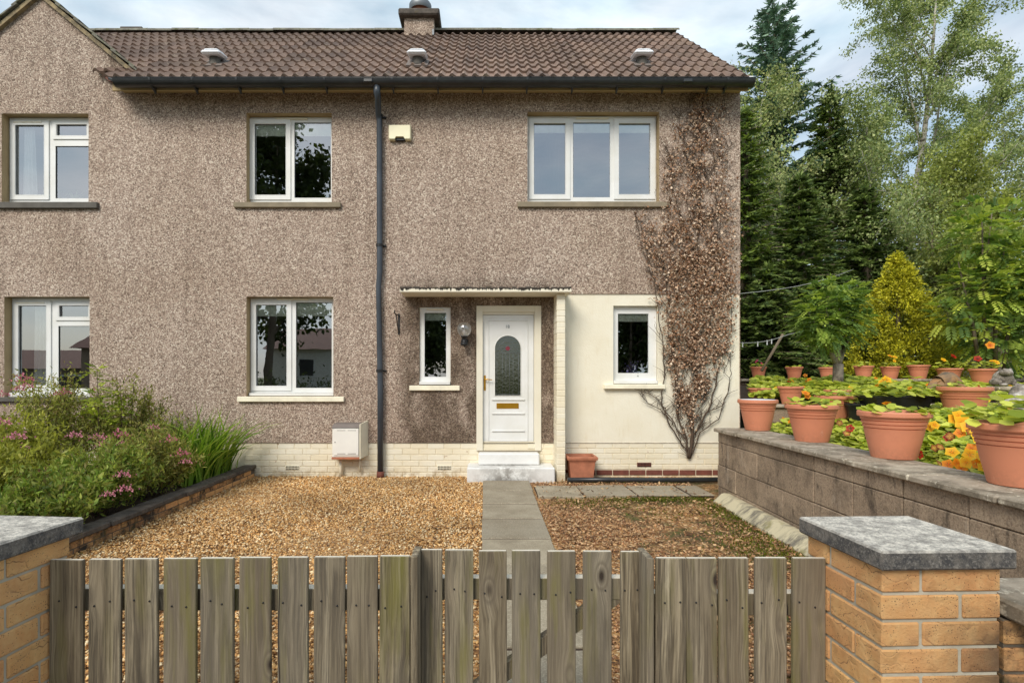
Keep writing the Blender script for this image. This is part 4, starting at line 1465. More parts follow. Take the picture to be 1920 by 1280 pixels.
def picket(parent, x0, x1, y, ztop, zb=.03, th=.016, nails=None, tilt=0.0):
    w = x1 - x0 - .0035
    mb = MB().box(-w / 2, w / 2, 0, th, 0, ztop - zb, .0025)
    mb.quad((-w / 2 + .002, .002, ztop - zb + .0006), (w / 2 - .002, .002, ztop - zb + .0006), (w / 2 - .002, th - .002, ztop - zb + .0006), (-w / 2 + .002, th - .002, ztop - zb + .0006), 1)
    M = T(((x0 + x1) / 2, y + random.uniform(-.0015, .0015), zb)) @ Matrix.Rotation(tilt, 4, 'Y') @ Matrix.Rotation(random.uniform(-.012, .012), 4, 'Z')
    o = mb.build('picket', ('wood', 'skylit_top'), parent, M)
    if nails:
        if 'nail' not in NAIL:
            NAIL['nail'] = MB().lathe([(.0030, 0), (.0030, .003)], 7, close=True).mesh('nail', 'iron')
        for z in nails:
            for fx in (-.22 + random.uniform(-.1, .06), .24 + random.uniform(-.08, .1)):
                inst('nail', NAIL['nail'], o, M @ T((fx * w, .0005, z - zb + random.uniform(-.014, .014))) @ Matrix.Rotation(R(90), 4, 'X'))
    return o


def build_fence():
    YP, YG = 1.787, 1.875
    f1 = thing('fence_panel', 'weathered picket fence panel between the near brick pier and the gate, left of the path', 'fence', (px(430, YP), YP, 0))
    spans = [(88, 153), (162, 224), (233, 296), (304, 367), (374, 438), (447, 508), (519, 578), (586, 646), (649, 708.5), (709.3, 768.5)]
    for i, (a, b) in enumerate(spans):
        v = 1050 - 7 * (a - 88) / 620
        picket(f1, px(a, YP), px(b, YP), YP, pz(v, YP), nails=(.655, .22), tilt=random.uniform(-.006, .006))
    zr = pz(1104, 1.81)
    MB().box(px(88, 1.81) , px(768, YP) - .003, YP + .0245, YP + .066, zr - .07, zr, .002).box(px(88, 1.81) + .002, px(768, YP) - .005, YP + .0265, YP + .064, zr - .001, zr + .0008, mi=1).build('rail', ('wood', 'skylit_top'), f1)
    MB().box(px(88, 1.81), px(768, YP) - .003, YP + .0245, YP + .066, .18, .25, .002).build('rail', 'wood', f1)
    xe = px(769, YP)
    MB().box(xe - .045, xe - .0005, YP + .0665, YP + .112, .0, .60, .002).build('post', 'wood', f1)
    MB().box(-.011, .011, 0, .115, 0, pz(1043, YP) - .03, .002).build('end_board', 'wood', f1, T((xe + .0125, YP - .002, .03)))

    f2 = thing('fence_panel', 'weathered picket fence panel between the gate and the brick pier on the block wall side', 'fence', (px(1390, YP), YP, 0))
    spans = [(1228, 1287), (1288, 1347), (1348, 1406), (1416, 1477), (1485.5, 1549)]
    for (a, b) in spans:
        picket(f2, px(a, YP), px(b, YP), YP, pz(1046.5, YP), nails=(.655, .22), tilt=random.uniform(-.005, .005))
    zr = pz(1113, 1.81)
    MB().box(px(1228, YP) + .003, px(1549, YP) - .002, YP + .0245, YP + .066, zr - .07, zr, .002).box(px(1228, YP) + .005, px(1549, YP) - .004, YP + .0265, YP + .064, zr - .001, zr + .0008, mi=1).build('rail', ('wood', 'skylit_top'), f2)
    MB().box(px(1228, YP) + .003, px(1549, YP) - .002, YP + .0245, YP + .066, .18, .25, .002).build('rail', 'wood', f2)
    xs = px(1227, YP)
    MB().box(xs + .0005, xs + .045, YP + .0665, YP + .112, 0, .60, .002).build('post', 'wood', f2)
    MB().box(-.011, .011, 0, .115, 0, pz(1046, YP) - .03, .002).build('end_board', 'wood', f2, T((xs - .0125, YP - .002, .03)))

    g = thing('garden_gate', 'low weathered picket gate standing across the slab path', 'gate', (px(995, YG), YG, 0))
    x0g, x1g = px(787, YG) + .004, px(1205, YG) - .004
    spans = [(789, 831.5), (832.5, 888), (898, 952.5), (960, 1015.5), (1026, 1081), (1093, 1148.5), (1163, 1203)]
    for i, (a, b) in enumerate(spans):
        picket(g, px(a, YG), px(b, YG), YG, pz(1031 + .8 * (i == 2) + i * .6, YG), zb=.05, nails=(.655, .24), tilt=random.uniform(-.004, .004))
    zr = pz(1084, 1.90)
    MB().box(x0g, x1g, YG + .0245, YG + .066, zr - .072, zr, .002).box(x0g + .002, x1g - .002, YG + .0265, YG + .064, zr - .001, zr + .0008, mi=1).build('rail', ('wood', 'skylit_top'), g)
    MB().box(x0g, x1g, YG + .0245, YG + .066, .19, .262, .002).build('rail', 'wood', g)
    a, b = Vector((-.09, 0, .263)), Vector((.425, 0, zr - .073))
    d = (b - a)
    ang = math.atan2(d.z, d.x)
    bm_ = MB().add([(a.x - .045, YG + .0245, a.z), (a.x + .045, YG + .0245, a.z), (b.x + .045, YG + .0245, b.z), (b.x - .045, YG + .0245, b.z),
                    (a.x - .045, YG + .066, a.z), (a.x + .045, YG + .066, a.z), (b.x + .045, YG + .066, b.z), (b.x - .045, YG + .066, b.z)],
                   [(0, 1, 2, 3), (4, 7, 6, 5), (0, 3, 7, 4), (1, 5, 6, 2), (3, 2, 6, 7), (0, 4, 5, 1)])
    bm_.build('brace', 'wood', g)


def brick_pier(label, M, stain=False, w=.338):
    t = thing('brick_pier', label, 'pier', M.translation)
    lng, hd, ht = .2205, .1075, .0655
    full_x = MB().box(0, lng, 0, hd, 0, ht, .004).mesh('brick', 'buff_brick')
    full_y = MB().box(0, hd, 0, lng, 0, ht, .004).mesh('brick', 'buff_brick')
    MB().box(.006, w - .006, .006, w - .006, -.05, .8485).build('mortar', 'mortar', t, M)
    for k in range(12):
        z = .849 - .075 * (k + 1) + .0095
        j = lambda: Matrix.Rotation(random.uniform(-.006, .006), 4, 'Z') @ T((random.uniform(-.0015, .0015), random.uniform(-.0015, .0015), 0))
        if k % 2:
            spots = [(full_x, 0, 0), (full_y, w - hd, 0), (full_x, w - lng, w - hd), (full_y, 0, w - lng)]
        else:
            spots = [(full_y, 0, 0), (full_x, 0, w - hd), (full_y, w - hd, w - lng), (full_x, w - lng, 0)]
        for me, x, y in spots:
            inst('brick', me, t, M @ T((x, y, z)) @ j())
    MB().box(-.016, w + .030, -.020, w + .026, .8495, .903, .0055).build('cap', 'cap', t, M)
    return t


def build_piers():
    w = .338
    M = T((1.094, 1.544, 0)) @ Matrix.Rotation(.033, 4, 'Z')
    brick_pier('buff brick gate pier with a dark stone cap, joined to a low stained wall', M)
    Rl = Matrix.Rotation(-.09, 4, 'Z')
    c = Vector((-1.392, 1.877, 0))
    M2 = T(c - Rl @ Vector((w, w, 0))) @ Rl
    # the cap is a little higher on this side
    brick_pier('buff brick gate pier with a grey stone cap in front of the shrubs', M2)
    # low boundary wall beyond the right pier
    t = thing('boundary_wall', 'low dark-stained brick wall with pale coping next to the gate pier', 'wall', (1.9, 1.55, 0))
    me = MB().box(0, .217, 0, .105, 0, .0655, .004).mesh('brick', 'stained_brick')
    me_h = MB().box(0, .104, 0, .105, 0, .0655, .004).mesh('brick', 'stained_brick')
    MB().box(1.446, 2.45, 1.564, 1.66, -.05, .699).build('mortar', 'dark_mortar', t)
    for k in range(9):
        z = .6995 - .075 * (k + 1) + .0085
        x = 1.445 + (.0 if k % 2 == 0 else -.115)
        while x < 2.4:
            if x < 1.44:
                inst('brick', me_h, t, T((1.445, 1.557, z)))
            else:
                inst('brick', me, t, T((x, 1.557 + random.uniform(-.002, .002), z)))
            x += .2275
    for i in range(3):
        MB().box(1.452 + i * .46, 1.905 + i * .46, 1.45, 1.745, .703, .755, .008).build('coping_slab', 'coping', t, T((0, 0, random.uniform(-.003, .003))))


def build_bed_wall():
    t = thing('bed_wall', 'low two-course brick edging wall with dark coping along the shrub bed', 'wall', (-3.2, 5.5, 0))
    me_a = MB().box(-.10, 0, 0.004, .217, .0, .052, .004).mesh('brick', 'buff_brick')
    me_b = MB().box(-.10, 0, 0.004, .217, .0, .052, .004).mesh('brick', 'stained_brick')
    MB().box(-3.245, -3.154, 1.95, 7.655, -.05, .118).build('mortar', 'dark_mortar', t)
    for k in range(2):
        y = 7.655 - .2245 + (.11 if k else 0)
        if k:
            y -= .2245 * 0
        while y > 1.95:
            far = (y - 4.2) / 3.4
            me = me_a if random.random() < (far - .35) * 1.3 else me_b
            if y + .22 < 7.66:
                inst('brick', me, t, T((-3.150 + random.uniform(-.003, .002), y, .004 + k * .0585)))
            y -= .2245
    y = 7.65
    i = 0
    while y > 2.0:
        l = .595
        MB().box(-3.295, -3.128, y - l + .004, y, .122, .168, .008).build('coping_slab', 'dark_coping', t, T((random.uniform(-.006, .006) + (.02 if i == 4 else 0), 0, random.uniform(-.004, .004))))
        y -= l
        i += 1


def build_retaining_wall():
    t = thing('retaining_wall', 'stained concrete block retaining wall carrying terracotta pots', 'wall', (2.66, 6.42, 0))
    th = math.atan(.025)
    M = T((2.665, 6.42, 0)) @ Matrix.Rotation(-th, 4, 'Z')
    zs = [(-.12, .128), (.132, .370), (.374, .622), (.626, .743)]
    L = .49
    MB().box(.012, .22, -5.2, -.004, -.1, .742).build('core', 'block_joint', t, M)
    for r, (z0, z1) in enumerate(zs):
        me = MB().box(0, .20, .004, L - .004, 0.0005, z1 - z0 - .0005, .006).mesh('block', 'block')
        for i in range(11):
            j = random.uniform(-.004, .004)
            inst('block', me, t, M @ T((j, -(i + 1) * L, z0)) @ Matrix.Rotation(random.uniform(-.004, .004), 4, 'Z'))
    y = 0.03
    i = 0
    while y > -5.2:
        l = (.62, .60, .62, .61)[i % 4]
        MB().box(-.042, .43, -l + .003, -.003, .746, .786, .008).build('coping_slab', 'coping', t, M @ T((random.uniform(-.006, .006), y, random.uniform(-.002, .003))) @ Matrix.Rotation(random.uniform(-.008, .008), 4, 'Z'))
        y -= l
        i += 1
    # concrete haunch at the wall's foot
    k = MB()
    vs = []
    n = 14
    for i in range(n + 1):
        y = -.30 - i * 4.6 / n
        jx, jz = random.uniform(-.01, .01), random.uniform(-.008, .008)
        vs += [M @ Vector((-.175 + jx, y, -.02)), M @ Vector((-.165 + jx, y, .025 + jz)), M @ Vector((-.075 + jx, y, .105 + jz)), M @ Vector((-.05, y, .11 + jz)), M @ Vector((.01, y, .10))]
    fs = []
    for i in range(n):
        for q in range(4):
            fs.append((i * 5 + q, i * 5 + q + 1, i * 5 + 6 + q, i * 5 + 5 + q))
    fs.append((0, 1, 2, 3, 4))
    k.add(vs, fs)
    tag(k.build('kerb', 'kerb'), 'pale sloping concrete kerb along the foot of the block wall', 'kerb', kind='structure')
    # second tier of the garden
    t2 = thing('terrace_wall', 'low block terrace wall behind the pots on the retaining wall', 'wall', (4.5, 7.0, .7))
    MB().box(3.52, 8.9, 7.012, 7.2, .5, .985).build('core', 'block_joint', t2)
    me = MB().box(.004, .44, 0, .18, 0, .236, .006).mesh('block', 'block')
    for r in range(2):
        for i in range(12):
            inst('block', me, t2, T((3.52 + i * .444, 7.0 + random.uniform(-.004, .004), .505 + r * .24)))
    for i in range(9):
        MB().box(3.48 + i * .6, 4.07 + i * .6, 6.96, 7.26, .987, 1.025, .008).build('coping_slab', 'coping', t2)
    t3 = thing('stone_ledge', 'far grey stone ledge carrying a row of small pots', 'ledge', (8, 10.5, 1.2))
    for i in range(14):
        MB().box(4.2 + i * .6, 4.79 + i * .6, 10.15, 10.75, 1.285, 1.33, .008).build('ledge_slab', 'coping', t3)
        MB().box(4.22 + i * .6, 4.77 + i * .6, 10.22, 10.6, 1.0, 1.284, .008).build('block', 'block', t3)

# ================================================================== planting helpers
def garden_z(x, y):
    s = lambda t: t * t * (3 - 2 * t)
    c = lambda t: np.clip(t, 0, 1)
    x, y = np.asarray(x, float), np.asarray(y, float)
    low = .68 + .27 * s(c((x - 3.1) / 1.6))
    hi = .99 + .075 * (y - 7.1)
    top = np.where(y > 10.2, 1.27, hi)
    return np.where(y < 7.08, low, top)


def build_garden_ground():
    xs = np.concatenate([np.linspace(2.86, 6, 26), np.linspace(6.3, 14, 24)])
    ys = np.concatenate([np.linspace(1.2, 6.95, 40), np.linspace(7.1, 12, 30), np.linspace(12.5, 16, 6)])
    vs, fs = [], []
    for j, y in enumerate(ys):
        for i, x in enumerate(xs):
            xx = x
            if y > 6.9 and x < 3.5:
                xx = 3.495
            vs.append((xx, y, float(garden_z(xx, y)) + .02 * math.sin(x * 9) * math.sin(y * 7) + random.uniform(-.01, .01)))
    n = len(xs)
    for j in range(len(ys) - 1):
        for i in range(n - 1):
            fs.append((j * n + i, j * n + i + 1, (j + 1) * n + i + 1, (j + 1) * n + i))
    tag(MB().add(vs, fs, 0, True).build('garden_soil', 'soil'), kind='structure')
    tag(MB().quad((3.495, 12, 1.24), (60, 12, 1.24), (60, 70, 1.6), (3.495, 70, 1.6)).build('woodland_floor', 'soil'), kind='structure')
    vs, fs = [], []
    for j, y in enumerate(np.linspace(1.9, 7.65, 16)):
        for i, x in enumerate(np.linspace(-9, -3.2, 14)):
            vs.append((x, y, .09 + .03 * math.sin(x * 5) * math.cos(y * 4) + random.uniform(-.01, .01) * (i < 13)))
    for j in range(15):
        for i in range(13):
            fs.append((j * 14 + i, j * 14 + i + 1, (j + 1) * 14 + i + 1, (j + 1) * 14 + i))
    tag(MB().add(vs, fs, 0, True).build('shrub_bed_soil', 'soil'), kind='structure')


def round_leaves(P, r, col, up=0.65):
    """Nasturtium leaves: shallow six-sided dishes."""
    n = len(P)
    N = rand_dirs(n) * (1 - up)
    N[:, 2] = np.abs(N[:, 2]) + up
    N[:, 1] -= .15
    N = unit(N)
    a = unit(np.cross(N, rand_dirs(n)))
    b = np.cross(N, a)
    r = np.broadcast_to(np.asarray(r, float), (n,))
    V = []
    for k in range(6):
        t = 2 * math.pi * k / 6
        rr = r * RNG.uniform(.85, 1.1, n)
        V.append(P + (a * math.cos(t) + b * math.sin(t)) * rr[:, None] + N * (r * RNG.uniform(-.05, .22, n))[:, None])
    V = np.stack(V, 1).reshape(-1, 3)
    return V, np.arange(6 * n).reshape(n, 6), np.repeat(col, 6, axis=0)


FLOWER = {}


def flower_mesh(kind):
    if kind in FLOWER:
        return FLOWER[kind]
    outer, inner = {'orange': (lin(250, 166, 30), lin(226, 100, 14)), 'yellow': (lin(252, 204, 40), lin(240, 150, 16)), 'red': (lin(196, 48, 16), lin(110, 16, 12)),
                    'maroon': (lin(122, 22, 20), lin(238, 190, 90)), 'pink': (lin(222, 60, 110), lin(180, 30, 80))}[kind]
    V, C = [], []
    for k in range(5):
        t = 2 * math.pi * k / 5 + .2
        d = np.array([math.cos(t), math.sin(t), .25])
        s = np.array([-math.sin(t), math.cos(t), 0])
        V += [d * .08, d * .62 + s * .46 + [0, 0, .05], d * 1.02 + [0, 0, -.08], d * .62 - s * .46 + [0, 0, .05]]
        C += [inner, outer, outer, outer]
    V = np.array(V)
    F = np.arange(20).reshape(5, 4)
    ctr = np.array([[.16 * math.cos(a), .16 * math.sin(a), .10] for a in (0, 1.57, 3.14, 4.71)])
    V = np.concatenate([V, ctr])
    F = np.concatenate([F, [[20, 21, 22, 23]]])
    C = np.array(C + [inner] * 4)
    me = np_mesh('flower', V, F, C, 'petal')
    FLOWER[kind] = me
    return me


def add_flower(parent, p, r, kind, front=False):
    # nasturtium blooms look outwards and up, in every direction with a lean to the open south side
    d = Vector((random.uniform(-.7, .5), random.uniform(-1.1, .1), random.uniform(.15, .9))).normalized()
    if front:
        d = Vector((random.uniform(-.9, .0), random.uniform(-1.1, -.6), random.uniform(.2, .7))).normalized()
    M = T(Vector(p)) @ d.to_track_quat('Z', 'Y').to_matrix().to_4x4() @ Matrix.Rotation(random.uniform(0, 6.28), 4, 'Z') @ Matrix.Scale(r, 4)
    return inst('flower', flower_mesh(kind), parent, M)


NAST = [lin(118, 136, 36), lin(172, 186, 58), lin(202, 208, 80), lin(216, 220, 104), lin(154, 172, 54)]


SPOTS = [('yellow', 1799, 781, 4.6, .05), ('yellow', 1806, 792, 4.5, .055), ('yellow', 1790, 786, 4.55, .045), ('yellow', 1817, 800, 4.4, .05), ('yellow', 1833, 806, 4.3, .045), ('yellow', 1838, 822, 4.2, .05), ('yellow', 1742, 800, 4.5, .04), ('yellow', 1752, 797, 4.6, .035),
         ('maroon', 1782, 818, 4.2, .032), ('maroon', 1820, 810, 4.25, .03), ('red', 1778, 820, 4.1, .03), ('maroon', 1752, 840, 4.0, .028), ('maroon', 1762, 838, 4.0, .028), ('yellow', 1785, 848, 3.85, .042), ('yellow', 1818, 852, 3.8, .042), ('orange', 1822, 840, 3.9, .035),
         ('orange', 1778, 871, 3.65, .038), ('orange', 1795, 869, 3.65, .038), ('yellow', 1812, 867, 3.65, .04), ('orange', 1830, 870, 3.6, .036), ('yellow', 1845, 876, 3.55, .034), ('yellow', 1838, 858, 3.7, .036), ('orange', 1803, 878, 3.55, .032), ('yellow', 1858, 832, 4.05, .045), ('orange', 1800, 812, 4.3, .036)]


def nasturtium_patch(label, x0, x1, y0, y1, n, hmin, hmax, flowers, keep=None, rl=(.022, .045), spots=()):
    t = thing('nasturtium_patch', label, 'nasturtium', ((x0 + x1) / 2, (y0 + y1) / 2, float(garden_z((x0 + x1) / 2, (y0 + y1) / 2))), group='nasturtiums spreading through the raised garden')
    n = int(n * 1.35)
    x, y = RNG.uniform(x0, x1, n), RNG.uniform(y0, y1, n)
    if keep is not None:
        k = keep(x, y)
        x, y = x[k], y[k]
    n = len(x)
    mound = .5 + .5 * np.sin(x * 3.3 + 1.1) * np.sin(y * 2.9 + .4)
    h = hmin + (hmax - hmin) * mound * (.35 + .65 * RNG.random(n))
    h = h * np.clip((x - 2.98) / .55, .22, 1) if x0 < 3.0 else h
    P = np.stack([x, y, garden_z(x, y) + h], 1)
    V, F, C = round_leaves(P, RNG.uniform(rl[0], rl[1], n), mixcol(n, NAST, jit=.15))
    inst('leaves', np_mesh('leaves', V, F, C, 'leaf'), t)['kind'] = 'stuff'
    st = MB()
    for i in range(0, n, max(1, n // 220)):
        p = P[i]
        st.tube([(p[0] + random.uniform(-.05, .05), p[1] + random.uniform(-.05, .05), p[2] - h[i] - .02), (p[0], p[1], p[2])], .003, 4, cap=False)
    me = st.mesh('stems', 'leaf')
    ca = me.color_attributes.new('col', 'FLOAT_COLOR', 'POINT')
    ca.data.foreach_set('color', np.tile(np.array([*lin(150, 170, 60), 1], dtype=np.float32), len(me.vertices)))
    inst('stems', me, t)['kind'] = 'stuff'
    for (kind, u, v, Y, r) in spots:
        Xs = 3.08 + max(0, 880 - v) / 100 * .24
        add_flower(t, at(u, v, Xs * FPX / (u - U0)), r * 1.05, kind, True)
    for (kind, m, r) in flowers:
        for i in RNG.choice(n, min(m, n), replace=False):
            p = P[i]
            add_flower(t, (p[0], p[1], p[2] + .03 + random.uniform(0, .03)), r * random.uniform(.8, 1.15), kind)
    return t


POT_PROF = [(.60, .0), (.615, .01), (.70, .26), (.775, .48), (.815, .62), (.821, .632), (.790, .640), (.795, .652), (.838, .658), (.853, .700), (.857, .710), (.826, .718), (.832, .730), (.872, .738), (.884, .780), (.888, .790), (.858, .798), (.862, .810), (.902, .818), (.918, .872), (.985, .885), (1.0, .905), (1.0, .975), (.985, 1.0), (.90, 1.0), (.86, .90)]
POT_ME = {}


def flower_pot(label, X, Y, Z, Rr, Hh, leaves=60, flowers=(), cover=False, spread=1.0, lh=.10, mat='terracotta', lr=(.02, .04)):
    t = thing('flower_pot', label, 'flower pot', (X, Y, Z), group='terracotta pots in the raised garden' if mat == 'terracotta' else None)
    key = mat
    if key not in POT_ME:
        # three shallow grooves under the rim
        prof = []
        for r, z in POT_PROF:
            prof.append((r, z))
        POT_ME[key] = MB().lathe(prof, 44, smooth=False).mesh('pot', mat)
        POT_ME[key].polygons.foreach_set('use_smooth', [True] * len(POT_ME[key].polygons))
        POT_ME[key].set_sharp_from_angle(angle=R(25))
    me = POT_ME[key]
    inst('pot', me, t, T((X, Y, Z)) @ Matrix.Rotation(random.uniform(0, 6), 4, 'Z') @ Matrix.Diagonal((Rr, Rr, Hh, 1)))
    inst('base', MB().lathe([(.60, .002), (.001, .002)], 24).mesh('base', mat), t, T((X, Y, Z)) @ Matrix.Diagonal((Rr, Rr, Hh, 1)))
    sm = MB().lathe([(.885, .90), (.5, .915), (.001, .92)], 24)
    inst('soil', sm.mesh('soil', 'pale_cover' if cover else 'soil'), t, T((X, Y, Z + (.10 * Hh if cover else 0))) @ Matrix.Diagonal((Rr * (1.0 if cover else 1), Rr, Hh, 1)))
    if leaves:
        a, q = RNG.uniform(0, 6.283, leaves), np.sqrt(RNG.random(leaves)) * Rr * spread
        h = lh * (1 - .5 * (q / (Rr * spread)) ** 2) * RNG.uniform(.2, 1.0, leaves)
        P = np.stack([X + q * np.cos(a), Y + q * np.sin(a), Z + Hh * .94 + h], 1)
        V, F, C = round_leaves(P, RNG.uniform(lr[0], lr[1], leaves), mixcol(leaves, NAST, jit=.15))
        inst('leaves', np_mesh('leaves', V, F, C, 'leaf'), t)['kind'] = 'stuff'
    for (kind, dx, dy, dz, r) in flowers:
        add_flower(t, (X + dx, Y + dy, Z + Hh + dz), r, kind)
    return t


def build_pots():
    zc = .788
    flower_pot('terracotta pot with a pale cover on the end of the block wall, nearest the house', 3.0, 6.17, zc, .205, .335, leaves=0, cover=True)
    flower_pot('second terracotta pot from the house on the block wall coping, with one orange flower', 2.985, 5.12, zc, .222, .335, leaves=55, lh=.09, flowers=[('orange', -.07, -.02, .10, .040), ('orange', -.04, .0, .075, .03)])
    flower_pot('third terracotta pot from the house on the block wall, flat round leaves on top', 2.975, 4.08, zc, .226, .338, leaves=36, lh=.06, lr=(.025, .045))
    flower_pot('nearest terracotta pot on the block wall, cut off by the picture edge', 2.93, 3.06, zc, .232, .338, leaves=110, lh=.17, spread=1.2, lr=(.025, .05))
    gz = lambda x, y: float(garden_z(x, y)) - .01

    def by_px(label, u, y, wpx, hr=.72, dz=0.0, **kw):
        X = px(u, y)
        Rr = wpx * y / FPX / 2
        flower_pot(label, X, y, gz(X, y) + dz, Rr, Rr * 2 * hr, **kw)
    by_px('round terracotta pot of lime leaves directly behind the second wall pot', 1567, 6.45, 72, leaves=70, lh=.07)
    by_px('terracotta pot nearest the house corner on the terrace wall', 1424, 7.72, 42, .62, leaves=30, lh=.08)
    by_px('terracotta pot standing on the terrace wall in front of a slanting prop', 1482, 7.10, 45, .78, dz=.035, leaves=26, lh=.06)
    by_px('small far terracotta pot with a bright pink flower', 1422, 10.45, 29, .78, dz=.07, leaves=24, lh=.08, flowers=[('pink', -.05, -.05, .10, .045), ('pink', .03, -.05, .06, .03)])
    by_px('small far terracotta pot alone against the dark conifers', 1489, 10.45, 31, .72, dz=.07, leaves=16, lh=.05)
    by_px('far terracotta pot half hidden left of the grey tree trunk', 1551, 10.45, 30, .72, dz=.07, leaves=20, lh=.06)
    by_px('far terracotta pot between the grey tree trunk and the golden conifer', 1619, 10.45, 34, .72, dz=.07, leaves=26, lh=.10)
    by_px('far terracotta pot with orange flowers in front of the golden conifer', 1669, 10.45, 34, .68, dz=.07, leaves=22, lh=.12, flowers=[('orange', -.05, -.06, .19, .05), ('yellow', .04, -.06, .17, .05), ('yellow', .02, -.08, .10, .035)])
    by_px('far terracotta pot with dark foliage at the edge of the golden conifer', 1722, 10.45, 37, .70, dz=.07, leaves=30, lh=.10)
    by_px('far terracotta pot with a red and a yellow flower above the animal ornament', 1780, 9.7, 42, .62, dz=.1, leaves=60, lh=.16, spread=1.2, flowers=[('red', .0, -.08, .20, .055), ('yellow', -.17, -.08, .14, .05)])
    by_px('far terracotta pot with yellow flowers beside the grey stone frog ornament', 1842, 9.2, 43, .70, dz=.1, leaves=50, lh=.15, spread=1.1, flowers=[('red', -.15, -.08, .16, .06), ('orange', .08, -.05, .38, .07), ('yellow', .06, -.12, .12, .05), ('yellow', .14, -.1, .10, .05)])
    by_px('large terracotta pot standing alone in the middle of the nasturtium bed', 1808, 5.62, 84, .74, leaves=24, lh=.08)
    by_px('terracotta pot whose rim shows behind the pot of lime leaves', 1570, 7.3, 46, .66, leaves=24, lh=.05)
    # black planters
    X, Y = px(1677, 6.0), 6.0
    Z = gz(X, Y) + .02
    t = thing('trough', 'long black plastic trough of nasturtiums behind the wall pots', 'planter', (X, Y, Z))
    mb = MB()
    secs = []
    for (hw, hd, z) in ((.22, .12, 0), (.30, .15, .22), (.312, .16, .22), (.312, .16, .24), (.29, .145, .24), (.28, .14, .20)):
        secs.append([(X - hw, Y - hd, Z + z), (X + hw, Y - hd, Z + z), (X + hw, Y + hd, Z + z), (X - hw, Y + hd, Z + z)])
    vs = [v for s in secs for v in s]
    fs = [(3, 2, 1, 0)]
    for i in range(len(secs) - 1):
        for k in range(4):
            fs.append((i * 4 + k, i * 4 + (k + 1) % 4, (i + 1) * 4 + (k + 1) % 4, (i + 1) * 4 + k))
    mb.add(vs, fs).build('tub', 'black_pot', t)
    MB().quad((X - .28, Y - .14, Z + .21), (X + .28, Y - .14, Z + .21), (X + .28, Y + .14, Z + .21), (X - .28, Y + .14, Z + .21)).build('soil', 'soil', t)
    n = 190
    P = np.stack([X + RNG.normal(-.08, .19, n), Y + RNG.normal(-.02, .12, n), Z + .24 + np.abs(RNG.normal(0, .075, n))], 1)
    V, F, C = round_leaves(P, RNG.uniform(.028, .05, n), mixcol(n, NAST))
    inst('leaves', np_mesh('leaves', V, F, C, 'leaf'), t)['kind'] = 'stuff'
    add_flower(t, (X - .23, Y - .16, Z + .40), .06, 'yellow')
    add_flower(t, (X - .19, Y - .15, Z + .41), .05, 'yellow')
    add_flower(t, (X - .21, Y - .18, Z + .16), .045, 'orange')
    flower_pot('round black plastic pot squeezed left of the long trough', px(1610, 6.2), 6.2, gz(px(1610, 6.2), 6.2), .14, .22, leaves=30, mat='black_pot')
    flower_pot('square-looking black tub far back between golden conifer and shrub', px(1768, 11.4), 11.4, 1.36, .27, .30, leaves=60, lh=.25, mat='black_pot')


